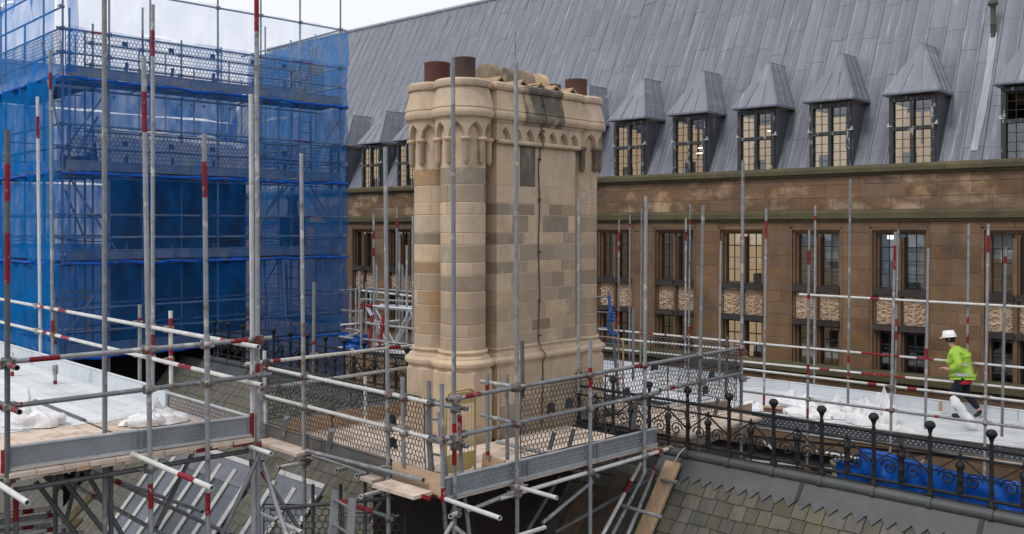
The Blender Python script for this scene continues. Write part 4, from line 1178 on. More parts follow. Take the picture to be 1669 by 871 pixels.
    def clip(s, p, xdir, h=0.26):
        """plastic tab that holds the mesh, with the grey bracket hooked over the toe board"""
        p = Vector(p); x = Vector(xdir).normalized(); z = Vector((0, 0, 1)); y = z.cross(x)
        b = MB()
        for i in range(3): b.box(((i - 1) * 0.042, 0, 0.03 + 0.012 * (i % 2)), (0.04, 0.014, 0.11))
        b.obj('mesh_tab', M['guard'], s.root, frame(p, x, y, z), world=True)
def fast_bar(b, p, q, r):
    d = (q - p)
    if d.length < 1e-5: return
    x = Vector((d.z, 0, -d.x)).normalized() * r
    y = Vector((0, r, 0))
    o = len(b.v)
    b.v += [tuple(e + k) for e in (p, q) for k in (x - y * 0.6, -x - y * 0.6, y)]
    b.f += [(o, o + 1, o + 4, o + 3), (o + 1, o + 2, o + 5, o + 4), (o + 2, o, o + 3, o + 5)]
    b.sm += [False] * 3; b.mi += [0] * 3
def V3(a, z): return Vector((a[0], a[1], z))

# ================================================================ left-hand platform
ZL = -2.2
LA, LB = (-4.55, 8.27), (-2.74, 9.68)
LAx = Vector((LB[0] - LA[0], LB[1] - LA[1], 0)).normalized()
LBx = Vector((-0.702, 0.712, 0))
LC = (LB[0] + LBx.x * 7.4, LB[1] + LBx.y * 7.4)
left = Scaf('left_platform_scaffold', 'steel tube scaffold platform of timber and pale boards at the left edge', loc=(LB[0], LB[1], -9))
def LF(u, v, off=0.0): return Vp(u, v, LA, LB, off)
def LR(u, v, off=0.0): return Vp(u, v, LB, LC, off)
yl = lambda u, off=0.0: on_plane(u, LA, LB, off)
yr = lambda u, off=0.0: on_plane(u, LB, LC, off)
left.pole(12, 212, 12, 900, yl(12, 0.06), 'galv_dark', [(268, 328), (380, 462)])
left.pole(234, 92, 247, 900, yl(240, 0.06), 'galv', [(150, 216), (788, 829)])
left.pole(333, 218, 338, 700, yl(335, 0.06), 'galv', [(264, 322)])
left.pole(338, 545, 339, 900, yl(339, 0.12), 'galv', [(803, 840)])
left.pole(170, -30, 171, 900, yl(170, -0.25), 'galv')
left.pole(418, -30, 421, 900, yl(420, 0.02), 'galv', [(0, 52), (593, 623)])
left.pole(409, 154, 413, 900, yl(411, -0.12), 'galv_white')
left.pole(26, 795, 26, 900, yl(26, -0.3), 'galv_dark', [(810, 850)])
left.pole(90, 720, 90, 900, yl(90, -0.9), 'galv_dark'); left.pole(180, 745, 181, 900, yl(181, -0.3), 'galv_dark')
left.pole(249, 8, 249, 636, yr(249), 'galv', [(50, 92), (545, 580)])
left.pole(61, 158, 66, 576, yr(64), 'galv_white', [(190, 226)])
left.pole(82, 82, 86, 578, yr(84, 0.05), 'galv', [(118, 147), (522, 546)])
left.pole(228, 497, 228, 624, yr(228, -0.05), 'galv', [(518, 527)])
left.pole(278, 507, 279, 628, yr(278, -0.05), 'galv_white', [(519, 535), (562, 580)])
left.pole(90, 597, 90, 676, 12.9, 'galv', [(620, 645)])
b_ = MB(); b_.box((0, 0, 0), (0.05, 0.05, 0.13)); b_.tube((0.03, 0, -0.05), (0.03, 0, 0.06), 0.012, 6); b_.obj('joint_pin', M['fitting'], left.root, Matrix.Translation(W(90, 603, 12.9)), world=True)
left.pole(20, 575, 20, 640, 13.6, 'galv_white', [(606, 618)])
# guard rails
left.rail(LF(-30, 594, 0.02), LF(442, 551, 0.02), 'galv', [(0.14, 0.235), (0.835, 0.905)])
left.rail(LF(-30, 668, 0.02), LF(442, 610, 0.02), 'galv', [(0.02, 0.12)])
left.rail(LR(-20, 484, 0.03), LR(422, 566, 0.03), 'galv_white', [(0.295, 0.315), (0.38, 0.415), (0.915, 0.955)])
left.rail(LR(-20, 520, 0.03), LR(427, 628, 0.03), 'galv_white', [(0.305, 0.325), (0.35, 0.363), (0.39, 0.425), (0.80, 0.835)])
left.rail(LF(27, 799, 0.0), LF(405, 735, 0.0), 'galv_dark', name='ledger')
left.rail(LF(-30, 786, -0.05), LF(35, 776, -0.05), 'galv_dark', name='ledger')
tow = Vector((0.702, -0.712, 0))
def stub(sc, u, v, Y, ln, m='galv_white', bands=(), back=0.5, name='transom', d=tow, dz=0.0):
    p = W(u, v, Y); sc.rail(p - d * (ln) + Vector((0, 0, -dz)), p, m, bands, name=name)
stub(left, 346, 796, 7.75, 2.2, bands=[(0.72, 0.86)])
stub(left, 45, 820, 7.2, 1.6)
stub(left, 442, 740, 9.3, 1.0)
for u, v, Y in ((28, 600, 8.0), (32, 672, 8.0)): stub(left, u, v, Y, 0.9, 'galv_dark', [(0.82, 0.97)])
stub(left, 421, 566, 9.35, 0.5); 
# tubes and braces under the deck
for (u0, v0, Y0, u1, v1, Y1, m, bd) in ((150, 768, 11.6, 376, 872, 9.8, 'galv', [(0.20, 0.25)]), (186, 782, 11.8, 330, 834, 10.6, 'galv', [(0.03, 0.1)]), (118, 790, 11.4, 280, 880, 9.6, 'galv', [(0.24, 0.28)]),
        (314, 738, 10.4, 255, 860, 9.4, 'galv_dark', ()), (424, 739, 9.6, 358, 880, 9.4, 'galv', ()), (424, 745, 9.9, 470, 880, 9.5, 'galv', ()), (427, 770, 10.8, 500, 880, 10.2, 'galv_dark', [(0.0, 0.14)]),
        (58, 785, 9.2, 150, 905, 9.3, 'galv_dark', ()), (98, 775, 9.2, 200, 905, 9.4, 'galv_dark', ()), (138, 765, 9.4, 215, 900, 9.5, 'galv_dark', ()),
        (95, 900, 10.5, 130, 760, 10.8, 'galv_dark', ()), (60, 890, 11, 100, 780, 11, 'galv_dark', ())):
    left.rail(W(u0, v0, Y0), W(u1, v1, Y1), m, bd, name='brace')
for k, (v0, v1, c) in enumerate(((843, 829, 0), (853, 839, 0.1), (861, 846, 0), (868, 855, 0.3), (878, 862, 0), (886, 868, 0.2), (880, 857, 0.1))):
    left.rail(W(-20, v0, 9.3 + 0.1 * k), W(82 + 12 * (k % 3) + (30 if k > 4 else 0), v1, 9.9 + 0.1 * k), 'galv' if k % 2 else 'galv_white', [(0.52, 0.70)] if k % 3 == 0 else [(0.82, 0.93)] if k % 3 == 1 else (), name='ledger')
# toe boards
tz = Vector((0, 0, 0.0))
left.toe(LF(6, 768), LF(411, 711), 0.205, 'toe', seg=1.0)
pc = V3(LB, ZL); left.toe(pc + LBx * 0.02, pc + LBx * 2.05, 0.205, 'toe_dark', seg=2.0); left.toe(pc + LBx * 2.06, pc + LBx * 9.4, 0.23, 'toe_white', seg=2.4, dots=False)
b = MB(); b.bar(LF(411, 714, 0.02), LF(411, 674, 0.02), 0.035, 0.03, up=(0, 1, 0)); b.obj('board_end_strap', M['red'], left.root, world=True)
b = MB(); b.bar(LF(5, 772, 0.02), LF(5, 734, 0.02), 0.03, 0.03, up=(0, 1, 0)); b.obj('board_end_strap', M['red'], left.root, world=True)
# decks: planks run away from the camera, timber first, then pale sheeted boards
n = 22
rb_ = random.Random(3)
for k in range(n):
    o = V3(LB, ZL - 0.02) - LAx * (0.13 + 0.228 * k)
    end = 1.75 + 0.36 * 0 + 0.04 * rb_.uniform(-1, 1)
    left.board(o - LBx * (0.07 + rb_.uniform(0, 0.05)), o + LBx * (end), m='board')
    left.board(o + LBx * (end + 0.02) + Vector((0, 0, 0.004)), o + LBx * 9.5 + Vector((0, 0, 0.004)), m='deck_white')
o = V3(LB, ZL + 0.003) - LAx * 0.98
left.board(o + LBx * 0.1, o + LBx * 1.9, 0.03, 0.01, 'board_old', 'deck_gap'); left.board(o + LBx * 1.9 + Vector((0, 0, .012)), o + LBx * 3.6 + Vector((0, 0, .012)), 0.05, 0.02, 'galv_dark', 'deck_strap')
# ends of the lower planks that stick out under the toe board
ends = [(30, 80, 'board'), (80, 122, 'board_new'), (122, 162, 'board_new'), (162, 200, 'board'), (200, 240, 'board'), (240, 278, 'board'), (278, 316, 'board'), (316, 352, 'red'), (352, 376, 'board'), (376, 410, 'red')]
for u0, u1, m in ends:
    v0 = 779 - (u0 - 30) * 0.152; v1 = 779 - (u1 - 30) * 0.152
    p, q = LF(u0, v0 - 1, 0.05), LF(u1, v1 - 1, 0.05)
    b = MB(); mid = (p + q) / 2; b.bar(mid + tow * 0.03, mid - tow * 1.0, (q - p).length - 0.006, 0.042); b.obj('plank_end', M[m] if m != 'red' else M['board'], left.root, world=True)
    if m == 'red':
        b = MB(); b.bar(mid + tow * 0.036, mid + tow * 0.030, (q - p).length - 0.006, 0.043); b.obj('paint_end', M['red'], left.root, world=True)
left.couple()

# ================================================================ platform round the chimney
ZC = -2.85
P0, PL, PR, P2 = (-0.71, 9.65), (-3.34, 12.40), (1.90, 12.07), (3.30, 13.37)
PB = (-1.35, 14.43)
ca = (V3(PL, 0) - V3(P0, 0)).normalized(); cb = (V3(P2, 0) - V3(P0, 0)).normalized()
cp = Scaf('chimney_scaffold', 'steel tube scaffold with mesh guards boxing in the chimney base', loc=(P0[0], P0[1], -9))
def KL(u, v, off=0.0): return Vp(u, v, P0, PL, off)
def KR(u, v, off=0.0): return Vp(u, v, P0, P2, off)
def KB(u, v, off=0.0): return Vp(u, v, PL, PB, off)
yk = lambda u, off=0.0: on_plane(u, P0, PL, off)
yq = lambda u, off=0.0: on_plane(u, P0, P2, off)
yb = lambda u, off=0.0: on_plane(u, PL, PB, off)
cp.pole(738, 95, 741, 900, 9.72, 'galv', [(690, 713), (722, 758)])
cp.pole(749, 676, 753, 790, 9.85, 'galv', [(678, 722)])
cp.pole(491, 250, 497, 900, yk(494, 0.06), 'galv')
cp.pole(628, 240, 634, 900, yk(631, 0.06), 'galv')
cp.pole(656, 615, 658, 760, yk(657, 0.06), 'galv'); cp.pole(699, 621, 701, 770, yk(700, -0.1), 'galv'); cp.pole(720, 626, 722, 795, yk(721, 0.08), 'galv')
cp.pole(431, 572, 433, 690, yk(432), 'galv_white', [(586, 600)])
cp.pole(512, 460, 511, 620, yb(512, -0.06), 'galv', [(556, 562)])
cp.pole(841, 98, 843, 900, yq(842, 0.06), 'galv'); cp.pole(851, 556, 852, 650, yq(851, -0.1), 'galv_dark')
cp.pole(962, 555, 962, 900, yq(962, 0.06), 'galv', [(599, 632)])
cp.pole(1053, 320, 1050, 770, yq(1052, 0.06), 'galv'); cp.pole(1146, 335, 1138, 770, yq(1141, 0.06), 'galv'); cp.pole(1211, 262, 1207, 790, yq(1209, 0.05), 'galv')
cp.pole(794, 609, 795, 747, 10.5, 'galv', [(627, 640), (735, 742)]); cp.pole(826, 611, 827, 750, 10.8, 'galv')
cp.pole(943, 322, 943, 640, 13.2, 'galv'); cp.pole(1185, 548, 1183, 650, 14.6, 'galv_dark'); cp.pole(1032, 503, 1032, 620, 16.2, 'galv')
cp.pole(595, 614, 596, 690, 13.0, 'galv_white')
for u in (510, 555, 595, 632): cp.pole(u, 790 if u in (510, 555) else 760, u, 900, yk(u, -0.7), 'galv_dark')
# rails
cp.rail(KL(426, 598, 0.02), KL(698, 656, 0.02), 'galv_white', [(0.03, 0.06)]); cp.rail(KL(426, 644, 0.02), KL(700, 714, 0.02), 'galv_white')
cp.rail(W(690, 655, 10.05), W(762, 667, 9.75), 'galv'); cp.rail(W(700, 716, 10.0), W(763, 728, 9.75), 'galv')
cp.rail(KR(728, 652, 0.02), KR(1208, 567, 0.02), 'galv', [(0.045, 0.085), (0.555, 0.59)]); cp.rail(KR(715, 717, 0.02), KR(1075, 640, 0.02), 'galv'); cp.rail(KR(1076, 636, 0.06), KR(1208, 609, 0.06), 'galv', [(0.1, 0.16)])
cp.rail(W(720, 716, 9.55), W(735, 713, 9.5), 'galv')
cp.rail(KB(400, 594, 0.04), KB(676, 563, 0.04), 'galv_white', [(0.14, 0.18), (0.82, 0.9)]); cp.rail(KB(432, 633, 0.04), KB(668, 599, 0.04), 'galv_white')
cp.rail(W(784, 622, 10.9), W(850, 632, 10.45), 'galv'); cp.rail(W(784, 676, 10.9), W(852, 693, 10.45), 'galv')
cp.rail(W(1190, 572, 13.9), W(1216, 576, 13.3), 'galv', [(0.6, 0.8)]); cp.rail(W(1190, 612, 13.9), W(1215, 618, 13.3), 'galv', [(0.6, 0.8)])
# structure under the deck
cp.rail(KR(815, 813, 0.03), KR(1088, 732, 0.03), 'galv_white', [(0.93, 0.96)], name='ledger')
cp.rail(W(760, 834, 9.9), W(843, 800, 10.3), 'galv', name='ledger')
cp.rail(KL(502, 738, 0.0), KL(600, 772, 0.0), 'galv_white', name='ledger'); cp.rail(KL(500, 735, 0.12), KL(690, 783, 0.12), 'galv', name='ledger')
cp.rail(W(690, 801, 9.95), W(815, 845, 8.75), 'galv_white', [(0.08, 0.32)], name='transom'); stub(cp, 908, 812, 9.85, 3.0)
for u, v, Y in ((922, 747, 11.0), (975, 776, 11.2), (1013, 748, 11.6), (1080, 744, 12.1)): stub(cp, u, v, Y, 1.2, 'galv', [(0.9, 0.97)])
up_ = -cb
for (u0, v0, u1, v1, Y) in ((450, 763, 498, 754, 11.3), (548, 767, 568, 762, 10.9), (581, 776, 602, 771, 10.7), (588, 810, 630, 798, 10.2), (734, 842, 748, 834, 9.6), (838, 876, 888, 860, 10.0)):
    cp.rail(W(u0, v0, Y - 0.25), W(u1, v1, Y + 0.25), 'galv_white', [(0.05, 0.1)], name='transom')
for (u0, v0, Y0, u1, v1, Y1, m, bd) in ((884, 853, 10.8, 965, 785, 11.4, 'galv', ()), (860, 865, 11.2, 912, 778, 11.8, 'galv_dark', ()), (978, 880, 11.2, 1044, 756, 12.4, 'galv_white', [(0.58, 0.74)]), (994, 880, 11.4, 1052, 768, 12.4, 'galv', ()),
        (1020, 880, 11.2, 1076, 745, 12.9, 'galv', [(0.8, 0.92)]), (905, 868, 11.3, 1080, 770, 12.6, 'galv_dark', [(0.85, 0.93)]), (1013, 824, 11.8, 1080, 844, 11.3, 'galv', ()), (1070, 782, 12.4, 1105, 787, 11.9, 'galv', ()),
        (722, 800, 10.3, 728, 880, 10.2, 'galv', ()), (757, 805, 10.4, 766, 880, 10.3, 'galv', ()), (722, 880, 9.5, 738, 852, 9.6, 'galv', ()), (742, 860, 9.6, 766, 880, 9.3, 'galv', ()),
        (440, 830, 10.3, 640, 812, 10.9, 'galv_dark', ()), (425, 838, 10.2, 492, 868, 9.7, 'galv_white', [(0.4, 0.45)]), (540, 812, 10.6, 640, 845, 10.3, 'galv_dark', [(0.1, 0.7)]), (600, 850, 10.8, 640, 790, 11.0, 'galv_dark', ())):
    cp.rail(W(u0, v0, Y0), W(u1, v1, Y1), m, bd, name='brace')
# toe boards
cp.toe(KL(432, 715), KL(637, 778), 0.2, 'toe_dark', seg=1.25, dots=False)
b = MB(); pp, qq = KL(641, 782, 0.03), KL(722, 808, 0.03); b.bar(pp + Vector((0, 0, 0.1)), qq + Vector((0, 0, 0.1)), 0.03, 0.22); b.obj('toe_board', M['ply'], cp.root, world=True)
cp.toe(V3(P0, ZC), V3(PR, ZC), 0.215, 'toe', seg=1.2)
b = MB(); b.bar(V3(P0, ZC - 0.02), V3(P0, ZC + 0.22), 0.045, 0.045); b.obj('board_end_strap', M['red'], cp.root, Matrix.Translation((-0.01, -0.03, 0)), world=True)
b = MB(); b.bar(W(1090, 716, 13.6), W(1187, 690, 14.3), 0.03, 0.42); b.obj('toe_board', M['ply'], cp.root, world=True)
b = MB(); b.bar(W(1189, 682, 14.3), W(1224, 672, 15.2), 0.03, 0.30); b.obj('toe_board', M['ply'], cp.root, world=True)
b = MB(); b.bar(W(1072, 676, 16.2), W(1190, 668, 15.6), 0.03, 0.30); b.obj('toe_board', M['ply'], cp.root, world=True)
for k, (off, ln) in enumerate(((2.9, 2.1),)):
    b = MB(); b.bar(V3(PL, ZC + 0.1) + cb * 0.3, V3(PL, ZC + 0.1) + cb * 2.6, 0.03, 0.22); b.obj('toe_board', M['ply'], cp.root, world=True)
b = MB(); b.bar(W(787, 752, 10.6), W(822, 765, 10.4), 0.03, 0.2); b.obj('toe_board', M['ply'], cp.root, world=True)
# deck
LCL = (V3(PL, 0) - V3(P0, 0)).length
na = int(LCL / 0.228)
for k in range(na + 1):
    a = 0.12 + 0.228 * k
    o = V3(P0, ZC - 0.02) + ca * a
    bx = (RO - o).cross(RDv).z / cb.cross(RDv).z
    if a < 1.60: spans = [(0.04, 2.4), (2.41, 3.58)] + ([(max(bx + 0.15, 3.6), 6.1)] if bx < 5.6 else [])
    elif a < 3.14: spans = [(0.04, 1.55)] + ([(5.0, 5.7)] if a < 2.4 else [])
    else: spans = [(0.04, 3.0)]
    for c, d in spans: cp.board(o + cb * c, o + cb * d, m='board')
# planks poking out under the left toe board
for (u0, v0, u1, v1, w) in ((470, 724, 440, 741, 0.42), (600, 791, 628, 781, 0.23), (650, 796, 688, 806, 0.24)):
    pass
b = MB(); p = KL(428, 718, 0.12); q = KL(497, 740, 0.12); b.bar(p, q, 0.24, 0.038); b.obj('plank', M['board'], cp.root, world=True)
b = MB(); p = KL(596, 783, 0.20); q = p + cb * 0.9; b.bar(p, q, 0.23, 0.038); b.obj('plank', M['board'], cp.root, world=True)
b = MB(); p = KL(622, 788, 0.26); q = KL(690, 808, 0.22); b.bar(p, q, 0.26, 0.038); b.obj('plank', M['board'], cp.root, world=True)
b = MB(); b.bar(p + Vector((0.08, -0.10, -0.001)), q + Vector((0.08, -0.10, -0.001)), 0.012, 0.04); b.obj('paint_end', M['red'], cp.root, world=True)
# mesh guards
zt_, zb_ = -1.86, -2.62
def span(A, B, t0, t1): return V3(A, 0).lerp(V3(B, 0), t0), V3(A, 0).lerp(V3(B, 0), t1)
def gd(A, B, t0, t1, z0, h, **k):
    p, q = span(A, B, t0, t1); p.z = q.z = z0
    d = (q - p).normalized(); nn = Vector((d.y, -d.x, 0)); nn = -nn if nn.y > 0 else nn
    return cp.guard(p - nn * 0.03, q - nn * 0.03, h, **k)
gd(PL, P0, 0.01, 0.42, zb_, 0.80, seed=1); gd(PL, P0, 0.425, 0.905, zb_, 0.78, seed=2)
gd(P0, P2, 0.207, 0.47, zb_, 0.80, seed=3, cell=0.060); gd(P0, P2, 0.472, 0.70, zb_, 0.82, seed=4, cell=0.060); gd(P0, P2, 0.702, 0.99, zb_ + 0.02, 0.86, seed=5, cell=0.062, r=0.0036, m='guard_grey'); p = V3(P2, zb_); cp.guard(p - cb * 1.6 - ca * 0.12, p - cb * 0.1 - ca * 0.10, 0.8, seed=15, cell=0.066, r=0.0033, m='guard_grey')
gd(PL, PB, 0.02, 0.5, zb_ + 0.02, 0.80, seed=6); gd(PL, PB, 0.505, 0.98, zb_ + 0.02, 0.80, seed=7)
p = V3(P2, zb_ + 0.1); cp.guard(p + ca * 0.05, p + ca * 1.6, 0.8, seed=8)
# lower lift mesh under the left edge
for (u0, u1, v, h) in ((430, 560, 852, 0.42), (560, 660, 866, 0.42)):
    cp.guard(W(u0, v + 30, 10.6), W(u1, v + 30, 10.6), h, cell=0.075, seed=int(u0))
for (u, v, pl) in ((455, 640, 'L'), (541, 675, 'L'), (640, 690, 'L'), (641, 727, 'L'), (898, 670, 'R'), (928, 662, 'R'), (1021, 644, 'R'), (1067, 601, 'R'), (1150, 640, 'R'), (1160, 616, 'R'), (600, 610, 'B')):
    pt = {'L': KL, 'R': KR, 'B': KB}[pl](u, v, -0.035 if pl != 'L' else -0.04)
    cp.clip(pt, ca if pl == 'L' else cb)
for (u0, v0, u1, v1) in ((466, 684, 460, 710), (540, 705, 535, 730)):
    b = MB(); a_, c_ = KL(u0, v0, 0.03), KL(u1, v1, 0.03); b.bar(a_, c_, 0.06, 0.012, up=(0, 1, 0)); b.bar(a_, a_ - Vector((0, -0.08, -0.03)), 0.06, 0.012); b.obj('hook_bracket', M['galv'], cp.root, world=True)
for (u0, v0, u1, v1) in ((903, 705, 896, 733), (935, 700, 928, 728), (1038, 655, 1031, 700), (1170, 650, 1165, 680), (1118, 672, 1124, 700)):
    b = MB(); a_, c_ = KR(u0, v0, -0.1), KR(u1, v1, -0.06); b.bar(a_, c_, 0.05, 0.03, up=(0, 1, 0)); b.obj('hook_bracket', M['guard_grey'], cp.root, world=True)
# blue rope lashing
b = MB()
c0 = W(701, 714, 9.98)
b.path([c0 + Vector((0.025 * i * 0.35 - 0.05, 0.034 * math.cos(i * 1.1), 0.034 * math.sin(i * 1.1))) for i in range(24)], 0.007, 5); b.obj('rope_lashing', M['blue_rope'], cp.root, world=True)
cp.couple()

# ================================================================ walkway before the long building
ZR = -3.85
NA, NBp = (6.49 - 1.86 * 4.2, 16.36 + 1.36 * 4.2 + 0.35), (6.49 + 1.86 * 2.3, 16.36 - 1.36 * 2.3)
NA = (0.6, 21.1); NBp = (10.6, 13.35)
FA_, FB_ = (1.2, 26.6), (13.6, 14.95)
wk = Scaf('walkway_scaffold', 'long white decked scaffold walkway with red banded rails beside the brown building', loc=(5, 18, -9))
ny = lambda u, off=0.0: on_plane(u, NA, NBp, off)
fy = lambda u, off=0.0: on_plane(u, FA_, FB_, off)
def NN(u, v, off=0.0): return Vp(u, v, NA, NBp, off)
def FFp(u, v, off=0.0): return Vp(u, v, FA_, FB_, off)
nd = (V3(NBp, 0) - V3(NA, 0)).normalized(); fd = (V3(FB_, 0) - V3(FA_, 0)).normalized()
my = lambda u: 0.5 * (ny(u) + fy(u))
P = wk.pole
P(1319, 375, 1315, 800, ny(1317), 'galv', [(408, 432), (480, 488), (594, 612), (666, 682)])
P(1459, 378, 1449, 830, ny(1453), 'galv', [(400, 440)])
P(1611, 365, 1603, 860, ny(1607), 'galv', [(384, 412)])
P(1513, 405, 1508, 700, my(1510) - 1.2, 'galv', [(568, 586)])
P(1639, 403, 1633, 712, my(1635) - 1.2, 'galv', [(418, 430)])
P(1249, 340, 1245, 664, my(1247) - 0.6, 'galv', [(360, 390), (640, 660)])
P(1386, 292, 1382, 660, my(1384) - 0.4, 'galv', [(578, 592), (606, 620)])
P(1329, 335, 1327, 632, fy(1328, -0.1), 'galv', [(352, 360)])
P(1464, 375, 1459, 646, fy(1461, -0.1), 'galv', [(520, 532), (540, 555)])
P(1579, 365, 1576, 658, fy(1577, -0.1), 'galv', [(517, 528), (545, 560)])
for (ut, vt, ub, vb, off, bd) in ((1009, 358, 1008, 600, 0.0, [(379, 394), (400, 409), (507, 530)]), (1027, 350, 1026, 600, -0.2, [(365, 370)]), (1046, 340, 1044, 600, 0.1, ()), (1118, 355, 1117, 600, 0.0, [(378, 393)]), (1125, 332, 1122, 640, 0.4, [(357, 365), (532, 545)]), (1175, 393, 1172, 660, 0.6, ())):
    P(ut, vt, ub, vb, fy(ub, off), 'galv', bd)
# far rails
wk.rail(FFp(930, 532), FFp(1700, 602.5), 'galv_white', [(0.11, 0.123), (0.15, 0.156), (0.22, 0.235), (0.265, 0.27), (0.70, 0.77), (0.8, 0.83)])
wk.rail(FFp(930, 562), FFp(1700, 637), 'galv_white', [(0.62, 0.64), (0.7, 0.78)])
wk.rail(FFp(1303, 480), FFp(1700, 502), 'galv_white', [(0.33, 0.37)])
wk.rail(FFp(1000, 552, 0.3), FFp(1200, 570, 0.3), 'galv_white')
# near rails
wk.rail(NN(1206, 601), NN(1700, 659), 'galv_white', [(0.47, 0.50), (0.535, 0.56), (0.6, 0.63)])
wk.rail(NN(1206, 637), NN(1700, 702), 'galv', [(0.53, 0.56), (0.685, 0.70)])
wk.rail(NN(1215, 750, -0.1), NN(1700, 803, -0.1), 'galv_white', [(0.48, 0.56)], name='ledger')
wk.rail(NN(1230, 712, -0.6), NN(1700, 760, -0.6), 'galv_dark', name='ledger')
for (u0, v0, Y0, u1, v1, Y1) in ((1432, 752, 15.8, 1505, 741, 17), (1500, 757, 15.6, 1512, 745, 16.5), (1262, 735, 16.5, 1245, 720, 18), (1440, 765, 15.5, 1458, 800, 15), (1330, 735, 16.8, 1420, 752, 16.4)): wk.rail(W(u0, v0, Y0), W(u1, v1, Y1), 'galv_white' if u0 < 1440 else 'galv', [(0.1, 0.3)] if u0 == 1440 else (), name='transom')
# decks and toe boards
nb_ = 17
for k in range(nb_):
    t = (k + 0.5) / nb_
    w = 4.05 / nb_
    p = V3(NA, ZR - 0.02).lerp(V3(FA_, ZR - 0.02), t); q = V3(NBp, ZR - 0.02).lerp(V3(FB_, ZR - 0.02), t)
    L = (q - p).length; d = (q - p) / L
    s = 0.0
    st = 0.9 * (k % 3)
    while s < L:
        e = min(s + 3.6 - (st if s == 0 else 0), L)
        m = 'board' if (k == 0 and s > 6.4) else 'deck_white'
        wk.board(p + d * s, p + d * (e - 0.006) , w * (L / L) * 1.0 + 0.004, m=m)
        s = e
wk.toe(V3(NA, ZR), V3(NBp, ZR), 0.22, 'toe_blue', seg=1.55)
wk.toe(V3(FA_, ZR) + fd * 0.0, V3(FB_, ZR), 0.22, 'toe_white', seg=2.6, dots=False)
for u in (1440,): pass
b = MB(); b.bar(W(1533, 670, 19.0), W(1533, 655, 19.0), 0.07, 0.03, up=(0, 1, 0)); b.obj('board_joint', M['board_new'], wk.root, world=True)
for u, v in ((1328, 630), (1459, 645)):
    pass
wk.couple(limit=0.16)
# ================================================================ blue netted scaffold tower
TA = Vector((-0.70, 0.714, 0)).normalized(); TB = Vector((0.714, 0.70, 0)).normalized()
T0 = Vector((-9.96, 20.4, 0))
TLb, TLa = 7.29, 5.6
def TP(a, b, z): return T0 + TA * a + TB * b + Vector((0, 0, z))
def b_of(u): return (Vp(u, HV, T0, T0 + TB) - T0).dot(TB)
LIFT = [3.39, 1.28, -0.73, -2.84]
tw = Scaf('netted_scaffold_tower', 'tall tube scaffold tower sheeted in blue debris netting at the left', loc=(T0.x, T0.y, -9))
M['t_tube'] = mat('tower tube', (0.30, 0.32, 0.34), (0.22, 0.235, 0.25), 4, 0.55, 0.2, rnd=0.15)
def tpole(a, b, z0, z1, bands=(), m='t_tube'):
    p, q = TP(a, b, z0), TP(a, b, z1)
    o = tw.bar('standard', p, q, m, bands); tw.poles.append((o, p, q))
rt_ = random.Random(8)
fb = [0.0] + [b_of(u) for u in (178, 245, 355, 425, 489)] + [TLb]
for i, b in enumerate(fb): tpole(0, b, -5.5 if i != 2 else 2.5, 7.6 if i not in (6,) else 7.2, [(0.93, 0.97)] if i == 6 else ())
tpole(0.05, 0.16, -5.5, 4.9)
for i, b in enumerate([1.1, 2.3, 3.3, 4.3, 5.4, 6.5]): tpole(1.25, b, -5.5, 4.9 + rt_.uniform(-0.2, 0.6), [(0.9, 0.95)] if i % 2 else ())
for a in (1.25, 2.6, 4.1, TLa): tpole(a, 0, -5.5, 7.4 if a != 2.6 else 4.9)
for a in (1.9, 3.5): tpole(a, 1.15, -5.5, 4.8)
for i, b in enumerate([0.3, 1.4, 2.2, 3.1, 4.0, 4.8, 5.7, 6.6, TLb]): tpole(TLa, b, -5.5, 5.0 + rt_.uniform(-0.4, 0.9), [(0.88, 0.93)] if i % 3 == 0 else ())
for a in (1.25, 2.6, 4.1): tpole(a, TLb, -5.5, 5.6 + rt_.uniform(-0.3, 0.7)); tpole(a, TLb - 1.2, -5.5, 4.9 + rt_.uniform(-0.2, 0.5))
for zi, z in enumerate(LIFT):
    for h in (0.5, 1.02): 
        tw.rail(TP(-0.05, -0.15, z + h), TP(-0.05, TLb + 0.15, z + h), 't_tube', [(0.1 + 0.17 * zi, 0.14 + 0.17 * zi), (0.78, 0.86)] if h > 0.9 else [(0.6, 0.65)])
        tw.rail(TP(-0.15, -0.05, z + h), TP(TLa + 0.1, -0.05, z + h), 't_tube')
        tw.rail(TP(1.25, 0.9, z + h), TP(1.25, TLb - 0.5, z + h), 't_tube', [(0.4, 0.46)], name='inner_rail')
        tw.rail(TP(TLa, -0.1, z + h), TP(TLa, TLb + 0.1, z + h), 't_tube'); tw.rail(TP(0, TLb, z + h), TP(TLa, TLb, z + h), 't_tube')
    for y in (-0.05, 1.28): tw.rail(TP(y, -0.2, z - 0.10), TP(y, TLb + 0.2, z - 0.10), 't_tube', name='ledger')
    for bb in fb[:-1]: tw.bar('transom', TP(-0.3, bb + 0.06, z - 0.06), TP(1.5, bb + 0.06, z - 0.06), 't_tube')
    for aa in (1.3, 2.65, 4.15): tw.bar('transom', TP(aa, -0.25, z - 0.06), TP(aa, 1.4, z - 0.06), 't_tube')
    tw.toe(TP(-0.06, 0.05, z), TP(-0.06, TLb, z), 0.21, 'toe', seg=1.45, dots=False)
    tw.toe(TP(TLa, -0.06, z), TP(0.05, -0.06, z), 0.21, 'toe_white', seg=1.4, dots=False)
    for k in range(5):
        tw.board(TP(0.1 + 0.23 * k, 0.0, z - 0.03), TP(0.1 + 0.23 * k, TLb, z - 0.03), m='board_old'); tw.board(TP(1.3, 0.1 + 0.23 * k, z - 0.03), TP(TLa, 0.1 + 0.23 * k, z - 0.03), m='board_old')
